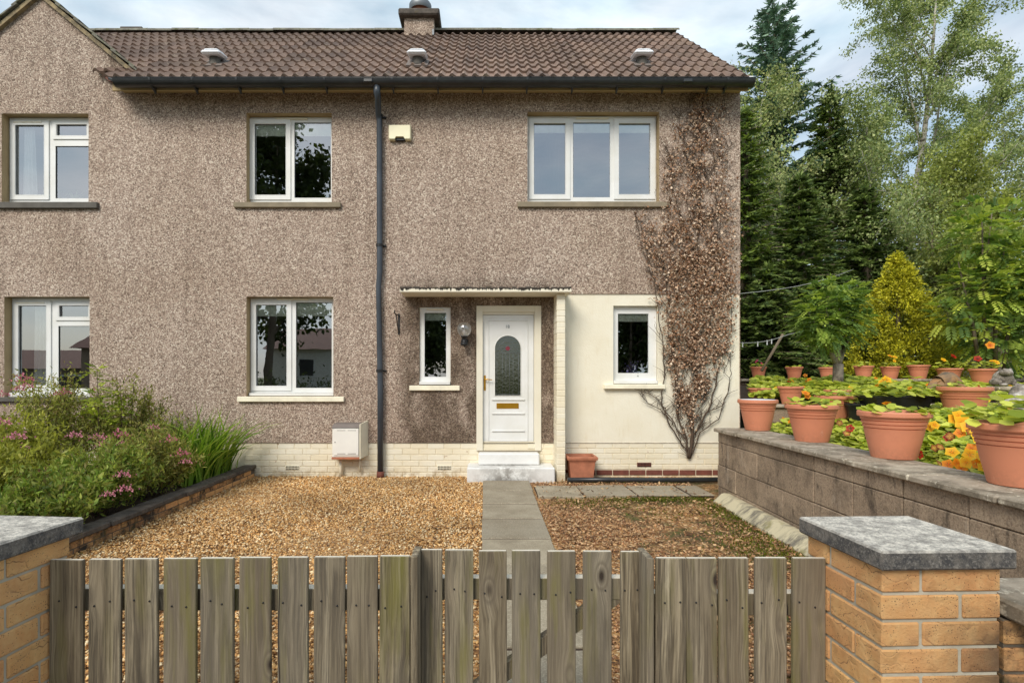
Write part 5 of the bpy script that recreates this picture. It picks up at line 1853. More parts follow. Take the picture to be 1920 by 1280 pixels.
def build_ornaments():
    # animal ornament: nose down, arched back
    t = thing('animal_ornament', 'brown and grey animal figure with lowered head among the nasturtiums', 'garden ornament', (px(1775, 7.7), 7.7, float(garden_z(px(1775, 7.7), 7.7))))
    x0, y0, z0 = px(1775, 7.7), 7.7, float(garden_z(px(1775, 7.7), 7.7))
    me = bpy.data.meshes.new('body')
    J = [(-.04, 0, .20, .095), (.07, 0, .215, .10), (.17, 0, .17, .085), (.24, 0, .10, .04), (.33, 0, .05, .022),   # trunk to tail
         (-.13, 0, .165, .080), (-.21, 0, .11, .055), (-.255, -.01, .075, .048), (-.305, -.015, .045, .026),         # neck, head, muzzle
         (-.10, -.055, .09, .035), (-.11, -.06, .0, .024), (-.10, .055, .09, .035), (-.11, .06, .0, .024),           # forelegs
         (.17, -.06, .09, .045), (.13, -.065, .0, .026), (.17, .06, .09, .045), (.13, .065, .0, .026),               # hind legs
         (-.225, -.035, .135, .016), (-.225, .035, .135, .016)]
    E = [(0, 1), (1, 2), (2, 3), (3, 4), (0, 5), (5, 6), (6, 7), (7, 8), (5, 9), (9, 10), (5, 11), (11, 12), (2, 13), (13, 14), (2, 15), (15, 16), (7, 17), (7, 18)]
    me.from_pydata([j[:3] for j in J], E, [])
    setmat(me, 'ornament')
    o = inst('body', me, t, T((x0, y0, z0 + .10)) @ Matrix.Rotation(R(8), 4, 'Z'))
    sk = o.modifiers.new('skin', 'SKIN')
    for i, j in enumerate(J):
        me.skin_vertices[0].data[i].radius = (j[3], j[3])
    me.skin_vertices[0].data[0].use_root = True
    o.modifiers.new('sub', 'SUBSURF').render_levels = 2
    # solar lamp by its tail
    lx, ly = px(1808, 7.4), 7.4
    s = thing('solar_lamp', 'small black square solar lamp behind the big middle pot', 'lamp', (lx, ly, float(garden_z(lx, ly))))
    lz = float(garden_z(lx, ly))
    MB().tube([(lx, ly, lz), (lx, ly, lz + .13)], .01, 8).build('stake', 'iron', s)
    MB().box(lx - .05, lx + .05, ly - .05, ly + .05, lz + .13, lz + .19, .008).build('lamp_head', 'black_plastic', s)
    MB().box(lx - .045, lx + .045, ly - .045, ly + .045, lz + .1905, lz + .197, .002).build('panel', 'glass', s)

    def rock(name, label, cat, X, Y, Z, sx, sy, sz, seed, mat='rock', parent=None, lvl=3, rough=.35):
        bm = bmesh.new()
        bmesh.ops.create_icosphere(bm, subdivisions=lvl, radius=1)
        rr = random.Random(seed)
        ph = [(rr.uniform(1, 4), rr.uniform(1, 4), rr.uniform(1, 4), rr.uniform(0, 6)) for _ in range(6)]
        for v in bm.verts:
            c = v.co.copy()
            d = sum(math.sin(a * c.x + b * c.y + e * c.z + f) for a, b, e, f in ph) / 6
            k = 1 + rough * d
            v.co = Vector((c.x * sx * k, c.y * sy * k, max(-.75, c.z * k) * sz))
        m = bpy.data.meshes.new(name)
        bm.to_mesh(m)
        bm.free()
        setmat(m, mat)
        o = inst(name, m, parent, T((X, Y, Z)))
        if label:
            tag(o, label, cat)
        return o
    rx, ry = px(1912, 6.0), 6.0
    rock('rock', 'rugged pale grey boulder at the picture edge above the nearest pot', 'rock', rx, ry, float(garden_z(rx, ry)) + .13, .12, .14, .20, 3)
    rx, ry = px(1906, 5.5), 5.5
    rock('rock', 'smaller dark rounded stone in front of the pale boulder', 'rock', rx, ry, float(garden_z(rx, ry)) + .09, .16, .14, .13, 9)
    rx, ry = px(1600, 6.6), 6.75
    rock('rock', 'small grey stone between the lime pot and the trough', 'rock', rx, ry, float(garden_z(rx, ry)) + .19, .10, .08, .08, 5)
    fx, fy = px(1880, 8.6), 8.6
    fz = float(garden_z(fx, fy))
    f = thing('frog_ornament', 'grey stone frog figure squatting on stacked flat slabs', 'garden ornament', (fx, fy, fz + .13))
    fz += .13
    rock('body', None, None, fx, fy, fz + .11, .12, .13, .12, 21, 'rock', f, rough=.15)
    rock('head', None, None, fx - .03, fy - .09, fz + .20, .085, .08, .06, 22, 'rock', f, rough=.12)
    for s_ in (-1, 1):
        rock('thigh', None, None, fx + s_ * .11, fy + .0, fz + .06, .055, .10, .06, 23, 'rock', f, 2, .1)
        rock('foot', None, None, fx + s_ * .10, fy - .12, fz + .02, .05, .06, .025, 24, 'rock', f, 2, .1)
        rock('eye', None, None, fx - .03 + s_ * .045, fy - .11, fz + .245, .022, .022, .022, 25, 'rock', f, 2, .05)
    for i in range(2):
        zz = float(garden_z(fx, fy)) + i * .062
        MB().box(fx - .26 + i * .03, fx + .24, fy - .2, fy + .2, zz + .002, zz + .06, .014).build('slab', 'coping', f)


def build_line():
    t = thing('clothes_line', 'pale clothes line with a few pegs sagging out from the house corner', 'clothes line', (4.0, 9.0, 2))
    a, b = at(1372, 642, 8.6), at(1478, 627, 10.2)
    pts = [a.lerp(b, i / 12) - Vector((0, 0, .06 * math.sin(math.pi * i / 12))) for i in range(13)]
    c = at(1600, 600, 13)
    pts += [b.lerp(c, i / 6) for i in range(1, 7)]
    MB().tube(pts, .006, 6).build('line', 'rope', t)
    for k in (2, 5, 7, 8):
        p = pts[k]
        MB().box(p.x - .008, p.x + .008, p.y - .006, p.y + .006, p.z - .07, p.z + .012, .002).build('peg', 'pale_cover', t)
    d = thing('overhead_cable', 'thin grey cable running from the house corner towards the trees', 'cable', (4, 9, 3))
    a, b = at(1372, 552, 8.4), at(1600, 505, 13.2)
    MB().tube([a.lerp(b, i / 14) - Vector((0, 0, .10 * math.sin(math.pi * i / 14))) for i in range(15)], .0055, 6).build('cable', 'rope', d)
    p0, p1 = at(1428, 695, 10.0), at(1467, 628, 10.1)
    tag(MB().tube([p0, p1 + (p1 - p0) * .02], .024, 8).build('clothes_prop', 'prop_wood'), 'grey wooden clothes prop leaning under the washing line', 'clothes prop')


# ================================================================== creeper
def build_creeper():
    t = thing('climbing_plant', 'leafless-stemmed creeper with dead brown leaves climbing the wall corner', 'climbing plant', (px(1291, YF), YF - .02, pz(858, YF)))
    rng = random.Random(5)
    st = MB()
    Y0 = YF - .012
    cen = [(1291, 860), (1297, 800), (1302, 700), (1305, 600), (1308, 500), (1312, 400), (1314, 300), (1318, 180)]

    def stem(pts, r0, r1, twig=0.3):
        P = []
        for (u, v) in pts:
            P.append((u, v))
        fine = []
        for i in range(len(P) - 1):
            m = 5
            for k in range(m):
                f = k / m
                fine.append((P[i][0] * (1 - f) + P[i + 1][0] * f + rng.uniform(-2.2, 2.2), P[i][1] * (1 - f) + P[i + 1][1] * f))
        fine.append(P[-1])
        n = len(fine)
        W = [Vector((px(u, YF), Y0 - .012 - .012 * abs(math.sin(i * .7)), pz(v, YF))) for i, (u, v) in enumerate(fine)]
        st.tube(W, [r0 + (r1 - r0) * i / (n - 1) for i in range(n)], 5)
        for i in range(1, n - 1):
            if rng.random() < twig:
                u, v = fine[i]
                du, dv = rng.uniform(-26, 26), -rng.uniform(6, 26)
                q = [(u, v), (u + du * .5 + rng.uniform(-3, 3), v + dv * .55), (u + du, v + dv)]
                st.tube([(px(a, YF), Y0 - .01 - .008 * k, pz(b, YF)) for k, (a, b) in enumerate(q)], [.004, .003, .0018], 4)
    B = (1291, 858)
    stem([B, (1296, 800), (1303, 700), (1300, 600), (1306, 480), (1312, 340), (1316, 190)], .022, .006, .5)
    stem([B, (1284, 820), (1270, 780), (1262, 690), (1258, 600), (1246, 520), (1236, 440)], .016, .004, .5)
    stem([B, (1300, 815), (1325, 770), (1340, 720), (1352, 660), (1372, 610), (1366, 520)], .016, .004, .5)
    stem([B, (1288, 830), (1265, 800), (1245, 765), (1222, 740), (1198, 732)], .012, .003, .7)
    stem([(1262, 795), (1240, 770), (1215, 755), (1196, 735)], .008, .003, .7)
    stem([B, (1280, 835), (1252, 790), (1238, 745), (1246, 700), (1240, 640), (1232, 570), (1222, 520), (1205, 470), (1190, 410)], .011, .003, .5)
    stem([B, (1310, 810), (1345, 785), (1362, 740), (1368, 700), (1366, 655)], .010, .003, .6)
    stem([(1325, 772), (1352, 760), (1364, 730)], .007, .003, .5)
    stem([B, (1294, 780), (1318, 690), (1336, 560), (1342, 430), (1340, 320), (1332, 230)], .012, .003, .5)
    stem([(1306, 480), (1280, 420), (1262, 360), (1252, 300), (1262, 280)], .008, .003, .6)
    stem([(1258, 600), (1230, 540), (1210, 470), (1200, 420), (1188, 395)], .006, .002, .7)
    stem([(1312, 340), (1290, 290), (1268, 240)], .006, .002, .6)
    stem([(1316, 280), (1340, 230), (1358, 200), (1370, 250)], .006, .002, .5)
    stem([(1245, 520), (1225, 455), (1212, 420)], .005, .002, .5)
    stem([(1262, 360), (1245, 340), (1232, 330), (1228, 370)], .004, .002, .3)
    stem([(1312, 420), (1350, 400), (1380, 380)], .005, .002, .5)
    for k in range(34):
        u, v = rng.uniform(1262, 1362), rng.uniform(215, 480)
        s = rng.uniform(-1, 1)
        stem([(u, v), (u + s * 16, v - 20), (u + s * 34, v - 34 - rng.uniform(0, 14))], .0045, .002, .5)
    for _ in range(90):
        u, v = rng.uniform(1240, 1372), rng.uniform(640, 830)
        lim = (v - 640) / 220
        if abs(u - 1293) > 75 * (1 - lim) + 8:
            continue
        k = rng.uniform(-.5, .5)
        stem([(u, v), (u + k * 16, v - 22), (u + k * 40, v - 48)], .005, .002, .4)
    me = st.mesh('stems', 'vine')
    inst('stems', me, t)
    # leaf mass: density map in wall pixels (centre u, half width, density) by height
    prof = [(180, 1316, 12, .30), (230, 1314, 36, .26), (280, 1312, 54, .32), (330, 1306, 64, .36), (380, 1308, 68, .52), (430, 1306, 76, .72), (480, 1304, 74, .92), (540, 1310, 74, 1.0),
            (600, 1310, 74, 1.0), (650, 1306, 68, .95), (680, 1302, 56, .75), (710, 1296, 44, .55), (740, 1290, 32, .50), (770, 1286, 24, .30), (800, 1286, 14, .10), (815, 1288, 8, .03)]
    pv = np.array(prof)
    N = 9500
    v = RNG.uniform(180, 815, N * 7)
    cu = np.interp(v, pv[:, 0], pv[:, 1]); hw = np.interp(v, pv[:, 0], pv[:, 2]); dn = np.interp(v, pv[:, 0], pv[:, 3])
    u = cu + RNG.uniform(-1.12, 1.12, len(v)) * hw
    edge = 1 - np.clip(np.abs(u - cu) / hw, 0, 1.12) ** 3
    blot = .50 + .50 * np.sin(u * .085 + v * .05 + 2 * np.sin(v * .021)) * np.sin(v * .071 - u * .04)
    blot = np.where((v > 470) & (v < 680), .45 + .55 * blot, blot)
    blot2 = .75 + .25 * np.sin(u * .23 + 1) * np.sin(v * .19)
    keep = (RNG.random(len(v)) < dn * np.clip(edge, .05, 1) * blot * blot2) & (u < 1389) & ~((u < 1238) & (v < 390))
    keep &= ~((u < 1236) & (v > 560))
    u, v = u[keep], v[keep]
    # stray tufts along the outer twigs
    ex = np.array([(1205, 440), (1215, 465), (1225, 490), (1222, 520), (1245, 345), (1258, 300), (1270, 250), (1235, 545), (1228, 480), (1262, 330), (1285, 300), (1350, 215), (1236, 570), (1200, 405), (1250, 425), (1240, 410), (1218, 430), (1208, 455), (1232, 505), (1240, 470), (1228, 450), (1244, 500), (1222, 475)])
    kk = RNG.integers(0, len(ex), 850)
    u = np.concatenate([u, ex[kk, 0] + RNG.normal(0, 7, 850)]); v = np.concatenate([v, ex[kk, 1] + RNG.normal(0, 11, 850)])
    ok = ~((u < 1240) & (v < 384) & (v > 205)) & (u < 1388)
    u, v = u[ok], v[ok]
    n = len(u)
    dep = RNG.uniform(.008, .085, n)
    P = np.stack([(u - U0) * YF / FPX, YF - dep, CAM_Z - (v - V0) * YF / FPX], 1)
    A = RNG.normal(size=(n, 3)) * [.7, .5, .7] + [0, -.25, -.35]
    L = RNG.uniform(.018, .046, n)
    Nn = RNG.normal(size=(n, 3)) + [0, -1.2, .3]
    V, F, C = leaf_quads(P, A, Nn, L, L * RNG.uniform(.5, .9, n), mixcol(n, [lin(84, 56, 40), lin(134, 98, 72), lin(164, 128, 100), lin(190, 160, 132), lin(218, 198, 174), lin(150, 100, 62)], jit=.15), fold=.3)
    inst('leaves', np_mesh('leaves', V, F, C, 'dead_leaf'), t)['kind'] = 'stuff'


# ================================================================== trees
def skeleton(rng, p, d, length, r, depth, spec, MBk, tips):
    """Grow one branch; spec[depth] = (segments, wander, gravity, children, spread, ratio, start)"""
    seg, wander, grav, kids, spread, ratio, start = spec[depth]
    pts, rad = [p.copy()], [r]
    dirs = []
    for i in range(seg):
        d = (d + Vector((rng.gauss(0, wander), rng.gauss(0, wander), rng.gauss(0, wander) + grav))).normalized()
        p = p + d * (length / seg)
        pts.append(p.copy())
        rad.append(max(r * (1 - .85 * (i + 1) / seg), .004))
        dirs.append(d.copy())
    if r > .006:
        MBk.tube(pts, rad, 8 if depth == 0 else 5, cap=False)
    last = depth == len(spec) - 1
    for i in range(1, seg + 1):
        tips.append((pts[i], dirs[i - 1], depth))
    if last:
        return
    for k in range(kids):
        f = start + (1 - start) * (k + rng.random() * .8) / kids
        f = min(f, .98)
        i = min(int(f * seg), seg - 1)
        q = pts[i].lerp(pts[i + 1], f * seg - i)
        base = dirs[i]
        az = rng.uniform(0, 6.283)
        side = base.orthogonal().normalized()
        side = (Matrix.Rotation(az, 4, base) @ side).normalized()
        nd = (base * math.cos(spread) + side * math.sin(spread)).normalized()
        skeleton(rng, q, nd, length * ratio * (1.15 - .6 * f) * rng.uniform(.75, 1.15), max(r * (1 - .85 * f) * .55, .005), depth + 1, spec, MBk, tips)


def deciduous(name, label, base, height, r, spec, nleaf, leaf, cols, lean=(0, 0, 1), bark='bark', seed=1, droop=.4, mind=1, scatter=.12, cat='tree', group=None, trans='leaf'):
    rng = random.Random(seed)
    t = thing(name, label, cat, base, group=group)
    mb, tips = MB(), []
    skeleton(rng, Vector(base), Vector(lean).normalized(), height, r, 0, spec, mb, tips)
    mb.build('trunk', bark, t)
    pts = np.array([tuple(p) for p, d, k in tips if k >= mind])
    drs = np.array([tuple(d) for p, d, k in tips if k >= mind])
    idx = RNG.integers(0, len(pts), nleaf)
    P = pts[idx] + RNG.normal(0, scatter, (nleaf, 3))
    A = drs[idx] * .4 + rand_dirs(nleaf) * .8
    A[:, 2] -= droop
    L = RNG.uniform(leaf * .7, leaf * 1.25, nleaf)
    # a tone per twig so clumps differ
    tone = RNG.normal(1, .16, len(pts))[idx][:, None]
    C = np.clip(mixcol(nleaf, cols, jit=.10) * tone, 0, 1)
    V, F, C = leaf_quads(P, A, rand_dirs(nleaf) + [0, -.2, .6], L, L * .62, C)
    inst('crown', np_mesh('crown', V, F, C, trans), t)
    return t


def conifer(name, label, base, height, radius, n_whorl, cols, seed=1, z0=.06, tilt=.1, sprays=1.0, spray=.30, gaps=0.0, power=.8, group=None):
    rng = np.random.default_rng(seed)
    t = thing(name, label, 'tree', base, group=group)
    bx, by, bz = base
    MB().tube([(bx, by, bz - .1), (bx + .02, by, bz + height * .5), (bx, by, bz + height * .995)], [radius * .10 + .03, radius * .06 + .02, .008], 7).build('trunk', 'bark', t)
    Ps, As, Ls = [], [], []
    br = MB()
    for w in range(n_whorl):
        f = z0 + (1 - z0) * (w + rng.uniform(-.3, .3)) / n_whorl
        f = min(max(f, z0), .985)
        z = bz + height * f
        Lb = radius * (1 - f) ** power * rng.uniform(.8, 1.12) + .10
        nb = int(rng.integers(5, 8))
        a0 = rng.uniform(0, 6.28)
        for k in range(nb):
            if rng.random() < gaps:
                continue
            a = a0 + k * 6.283 / nb + rng.uniform(-.25, .25)
            lb = Lb * rng.uniform(.72, 1.12)
            up = tilt + .55 * max(0, f - .72)
            m = 7
            pts = []
            for i in range(m):
                s = i / (m - 1)
                zz = z + lb * (up * s - .22 * s * s + .10 * s ** 3)
                pts.append((bx + math.cos(a) * lb * s, by + math.sin(a) * lb * s, zz))
            br.tube(pts, [.012 + .018 * (1 - f)] + [.010] * (m - 2) + [.004], 4, cap=False)
            pa = np.array(pts)
            ns = int(max(6, lb * 30 * sprays))
            s = rng.uniform(.08, 1.0, ns)
            P = np.stack([np.interp(s, np.linspace(0, 1, m), pa[:, i]) for i in range(3)], 1)
            out = np.array([math.cos(a), math.sin(a), 0])
            sd = np.array([-math.sin(a), math.cos(a), 0])
            sg = rng.choice([-1, 1], ns)[:, None]
            A = out * .75 + sd * sg * rng.uniform(.3, 1.1, (ns, 1)) + np.array([0, 0, 1]) * rng.normal(-.18, .28, (ns, 1))
            Ps.append(P); As.append(A); Ls.append(np.minimum(spray * rng.uniform(.6, 1.25, ns), .25 + lb * .4) * (1.1 - .5 * s))
    # leader tuft
    m = 26
    f = rng.uniform(.93, 1.0, m)
    P = np.stack([np.full(m, bx), np.full(m, by), bz + height * f], 1)
    A = rand_dirs(m, rng); A[:, 2] = np.abs(A[:, 2]) + .6
    Ps.append(P); As.append(A); Ls.append(np.full(m, spray * .7))
    P, A, L = np.concatenate(Ps), np.concatenate(As), np.concatenate(Ls)
    n = len(P)
    # every spray is three narrow blades fanned in its own plane
    parts = []
    up = rand_dirs(n, rng) * .5 + [0, 0, 1]
    S = unit(np.cross(unit(A), up))
    col = mixcol(n, cols, rng, .14)
    for ang, lf in ((0, 1.0), (.55, .72), (-.55, .72)):
        D = unit(A) * math.cos(ang) + S * math.sin(ang)
        D[:, 2] -= .10 * abs(ang)
        parts.append(leaf_quads(P, D, up, L * lf, L * lf * .26, col, fold=.5))
    V, F, C = joinVFC(parts)
    br.build('branches', 'bark', t)['kind'] = 'stuff'
    inst('crown', np_mesh('crown', V, F, C, 'needle'), t)
    return t


def cone_bush(name, label, base, height, radius, n, cols, leaf, seed=3, power=.75, mat='needle', clump=.16):
    """Dense clipped-looking conifer: upward and outward sprays on a lumpy cone."""
    rng = np.random.default_rng(seed)
    t = thing(name, label, 'tree', base)
    bx, by, bz = base
    MB().tube([(bx, by, bz - .1), (bx, by, bz + height * .9)], [.07, .015], 7).build('trunk', 'bark', t)
    nc = 420
    f = rng.random(nc) ** 1.25
    a = rng.uniform(0, 6.283, nc)
    rr = radius * np.minimum(1, (1 - f) ** power * 1.02 + .02) * np.minimum(1, .80 + f * 2) * rng.uniform(.72, 1.06, nc)
    C0 = np.stack([bx + rr * np.cos(a), by + rr * np.sin(a), bz + f * height * rng.uniform(.96, 1.02, nc)], 1)
    k = rng.integers(0, nc, n)
    sz = clump * (1.15 - .75 * f[k])[:, None]
    P = C0[k] + rng.normal(0, 1, (n, 3)) * sz * [.8, .8, 1]
    out = P - np.array([bx, by, 0]) * [1, 1, 0]
    out[:, 2] = 0
    A = unit(out) * .8 + rng.normal(0, .6, (n, 3)) + [0, 0, .25]
    L = rng.uniform(leaf * .6, leaf * 1.3, n)
    tone = rng.normal(1, .13, nc)[k][:, None]
    col = np.clip(mixcol(n, cols, rng, .12) * tone, 0, 1)
    V, F, C = leaf_quads(P, A, rand_dirs(n, rng), L, L * .45, col, fold=.3)
    inst('crown', np_mesh('crown', V, F, C, mat), t)
    return t


def pinnate_crown(P, A, L, nl, w, cols, rng):
    """Compound leaves: pairs of leaflets along an arching rachis."""
    n = len(P)
    A = unit(A)
    S = unit(np.cross(A, np.array([0, 0, 1.0]) + rng.normal(0, .12, (n, 3))))
    U = np.cross(S, A)
    base = mixcol(n, cols, rng, .12)
    parts = []
    for i in range(nl):
        s = .22 + .78 * (i + 1) / nl
        droop = -.30 * s * s
        Q = P + A * (L * s)[:, None] + np.array([0, 0, 1.0]) * (L * droop)[:, None]
        ll = L * (.40 - .14 * abs(s - .6))
        if i == nl - 1:
            parts.append(leaf_quads(Q, A + [0, 0, -.5], U, ll, ll * w, base))
        else:
            for sg in (-1, 1):
                D = S * sg * .9 + A * .5 + np.array([0, 0, -.18])
                parts.append(leaf_quads(Q, D, U + S * sg * -.15, ll, ll * w, base))
    return joinVFC(parts)


def compound_tree(name, label, base, trunk_fn, blobs, n, leaf, cols, bark, seed=5, nl=6):
    rng = np.random.default_rng(seed)
    t = thing(name, label, 'tree', base)
    mb = MB()
    trunk_fn(mb)
    mb.build('trunk', bark, t)
    B = np.array(blobs)
    w = B[:, 3] * B[:, 4] * B[:, 5]
    k = rng.choice(len(B), n, p=w / w.sum())
    d = rand_dirs(n, rng)
    q = rng.uniform(.45, 1.0, n) ** .6
    P = B[k, :3] + d * B[k, 3:6] * q[:, None]
    A = d * [1, 1, .45] + rng.normal(0, .35, (n, 3)) + [0, 0, .12]
    L = rng.uniform(leaf * .7, leaf * 1.25, n)
    V, F, C = pinnate_crown(P, A, L, nl, .42, cols, rng)
    inst('crown', np_mesh('crown', V, F, C, 'leaf'), t)
    return t


def build_trees():
    dark = [lin(78, 98, 54), lin(108, 128, 66), lin(134, 152, 76), lin(92, 114, 70)]
    blue = [lin(98, 128, 108), lin(120, 150, 126), lin(142, 166, 140), lin(104, 132, 98)]
    G = 'dark conifers behind the raised garden'
    zb = 1.3
    conifer('spruce_tree', 'tall blue-green spruce rising highest beside the roof end', (px(1452, 17), 17, zb), pz(2, 17) - zb, 3.1, 40, blue, 1, tilt=.55, spray=.34, gaps=.22, power=.62, group=G)
    conifer('conifer', 'dark conifer with a pointed top between the spruce and the big birch', (px(1556, 16), 16, zb), pz(165, 16) - zb, 2.1, 36, dark, 2, spray=.32, group=G)
    conifer('conifer', 'dark conifer hard against the house corner', (px(1398, 13.2), 13.2, zb), pz(205, 13.2) - zb, 1.5, 34, dark + [lin(136, 156, 60), lin(150, 168, 70)], 3, spray=.28, group=G)
    conifer('conifer', 'broad dark conifer behind the small grey-trunked tree', (px(1500, 13.4), 13.4, zb), pz(330, 13.4) - zb, 1.9, 34, dark, 4, spray=.28, sprays=1.3, z0=.01, group=G)
    conifer('conifer', 'dark conifer directly behind the golden conifer', (px(1622, 14.5), 14.5, zb), pz(345, 14.5) - zb, 2.0, 32, dark, 5, spray=.28, sprays=1.2, z0=.01, group=G)
    conifer('conifer', 'low dark conifer filling the gap behind the pink flower pot', (px(1438, 12.4), 12.4, zb), pz(500, 12.4) - zb, 1.3, 22, dark, 6, spray=.26, sprays=1.4, z0=.005, group=G)
    birch = [lin(108, 126, 78), lin(136, 154, 96), lin(162, 172, 110), lin(184, 190, 132)]
    sp = [(10, .05, .012, 17, .55, .40, .22), (7, .12, -.02, 8, .75, .45, .15), (5, .16, -.12, 0, 0, 0, 0)]
    deciduous('birch_tree', 'tallest birch with an airy crown against the sky', (px(1700, 19), 19, zb), pz(-40, 19) - zb, .17, sp, 56000, .086, birch, (-.02, 0, 1), 'birch', 3, .6, 1, .115)
    sp2 = [(8, .06, -.01, 12, .5, .40, .3), (6, .12, -.03, 7, .7, .45, .2), (4, .16, -.12, 0, 0, 0, 0)]
    deciduous('birch_tree', 'slender birch leaning to the picture edge under open sky', (px(1745, 18), 18, zb), 10.8, .14, sp2, 26000, .086, birch, (.30, 0, 1), 'birch', 8, .6, 1, .11)
    deciduous('birch_tree', 'pale weeping birch in front of the tall spruce', (px(1512, 15), 15, zb), pz(150, 15) - zb, .11, sp, 20000, .082, birch + [lin(172, 170, 108)], (-.08, 0, 1), 'birch', 12, .8, 1, .14)
    deciduous('birch_tree', 'bushy birch with olive leaves above the golden conifer', (px(1640, 15.5), 15.5, zb), pz(240, 15.5) - zb, .12, sp, 22000, .082, birch, (.03, 0, 1), 'birch', 15, .6, 1, .16)
    wil = [lin(118, 130, 62), lin(150, 160, 80), lin(176, 182, 100)]
    deciduous('willow_tree', 'multi-branched olive tree behind the rowan shrub', (px(1745, 15), 15, zb), pz(330, 15) - zb, .13, [(7, .08, 0, 16, .65, .55, .08), (6, .14, -.02, 7, .7, .45, .15), (4, .16, -.08, 0, 0, 0, 0)], 20000, .09, wil, (.06, 0, 1), 'bark', 21, .5, 1, .18)
    deciduous('willow_tree', 'olive-leaved tree at the picture edge behind the rowan shrub', (px(1890, 16), 16, zb), pz(420, 16) - zb, .13, [(7, .08, 0, 16, .65, .6, .05), (6, .14, -.02, 7, .7, .45, .15), (4, .16, -.08, 0, 0, 0, 0)], 14000, .11, wil, (.0, 0, 1), 'bark', 25, .5, 1, .2)
    # far tree belt so the wood goes on
    n = 26000
    k = RNG.integers(0, 11, n)
    cx = 8 + k * 4.4
    f = RNG.random(n) ** 1.3
    hh = (4.6 + (k * 37 % 5) * .4)
    rr = 2.5 * (1 - f) ** .7 * RNG.uniform(.5, 1.05, n)
    a = RNG.uniform(0, 6.283, n)
    P = np.stack([cx + rr * np.cos(a), 27 + (k % 3) * 2.5 + rr * np.sin(a), 1.4 + f * hh], 1)
    A = np.stack([np.cos(a), np.sin(a), RNG.normal(-.1, .4, n)], 1)
    V, F, C = leaf_quads(P, A, rand_dirs(n), RNG.uniform(.3, .7, n), .22, mixcol(n, dark))
    tag(inst('treeline', np_mesh('treeline', V, F, C, 'needle')), 'far-off dark belt of wood behind the garden trees', 'treeline', kind='stuff')
    cone_bush('golden_conifer', 'golden-yellow conical conifer behind the pot row', (px(1684, 11.8), 11.8, zb), pz(480, 11.8) - zb, 1.12, 40000, [lin(128, 134, 34), lin(190, 186, 44), lin(218, 210, 60), lin(152, 154, 40)], .066, power=.92, clump=.10)

    rowan = [lin(92, 120, 66), lin(120, 148, 76), lin(150, 174, 80), lin(186, 202, 92)]
    bx, by = px(1571, 8.1), 8.1
    bz = float(garden_z(bx, by))

    def trunk(mb):
        zf = pz(682, by)
        mb.tube([(bx, by, bz - .05), (bx, by, (bz + zf) / 2), (bx + .005, by, zf)], [.078, .070, .066], 14)
        for (u, v, dy) in ((1545, 640, 0), (1573, 636, -.06), (1588, 640, .05), (1560, 632, .1), (1580, 628, .12)):
            p = at(u, v, by + dy)
            mb.tube([(bx, by, zf - .03), ((bx + p.x) / 2, by + dy * .5, (zf + p.z) / 2 + .01), tuple(p), (p.x + (p.x - bx) * 1.2, by + dy * 2, p.z + .45)], [.045, .036, .026, .008], 8)
    cx = lambda u: px(u, by)
    blobs = [(cx(1552), by, pz(590, by), .40, .40, .36), (cx(1518), by - .1, pz(602, by), .20, .26, .20), (cx(1584), by, pz(606, by), .26, .32, .28), (cx(1564), by, pz(550, by), .30, .30, .20), (cx(1590), by - .05, pz(556, by), .18, .22, .18), (cx(1535), by - .2, pz(628, by), .24, .26, .16)]
    compound_tree('rowan_tree', 'small round-headed tree with a thick grey forked trunk', (bx, by, bz), trunk, blobs, 1000, .165, rowan, 'grey_bark', 5)

    ex, ey = px(1890, 9.6), 9.9
    ez = 1.2

    def trunk2(mb):
        for k, (dx, h) in enumerate(((-.5, 2.2), (-.15, 2.9), (.2, 2.6), (.6, 2.0), (.0, 3.1))):
            mb.tube([(ex + dx * .3, ey, ez - .05), (ex + dx * .7, ey + .05 * k, ez + h * .5), (ex + dx * 1.2, ey, ez + h)], [.04, .028, .008], 7)
    e = lambda u: px(u, ey)
    blobs = [(e(1880), ey, pz(620, ey), .75, .55, .50), (e(1850), ey, pz(540, ey), .62, .5, .45), (e(1905), ey, pz(500, ey), .60, .5, .55), (e(1830), ey, pz(450, ey), .40, .4, .40), (e(1880), ey, pz(430, ey), .45, .4, .40), (e(1800), ey - .1, pz(590, ey), .38, .4, .20), (e(1950), ey, pz(560, ey), .7, .5, .7), (e(1835), ey, pz(400, ey), .28, .28, .22)]
    compound_tree('rowan_shrub', 'tall leafy shrub with compound leaves at the picture edge', (ex, ey, ez), trunk2, blobs, 1700, .25, rowan + [lin(206, 214, 92)], 'bark', 9)
    # dark hedge fill in front of the trunks
    n = 9000
    x = RNG.uniform(6.5, 17, n)
    P = np.stack([x, 16.8 + RNG.normal(0, .5, n), 1.3 + np.abs(RNG.normal(0, 1, n)) * 1.1], 1)
    A = rand_dirs(n); A[:, 2] = np.abs(A[:, 2])
    V, F, C = leaf_quads(P, A, rand_dirs(n), RNG.uniform(.12, .25, n), .10, mixcol(n, dark + [lin(84, 96, 44)]))
    tag(inst('undergrowth', np_mesh('undergrowth', V, F, C, 'leaf')), 'dark undergrowth between the tree trunks', 'undergrowth', kind='stuff')
    # weathered shed wall glimpsed at the back
    t = thing('shed', 'grey weathered timber shed wall glimpsed behind the pots', 'shed', (px(1815, 12.2), 12.2, 1.2))
    x0, x1 = px(1790, 12.2), px(1900, 12.2)
    for i in range(5):
        MB().box(x0, x1, 12.2, 12.24, 1.2 + i * .12, 1.315 + i * .12, .004).build('board', 'grey_stone', t)
    MB().box(x0 + .01, x1 - .01, 12.245, 13.4, 1.2, 1.80).build('core', 'dark_void', t)
    MB().box(x0 - .05, x1 + .05, 12.1, 13.5, 1.81, 1.85, .004).build('roof', 'dark_stone', t)


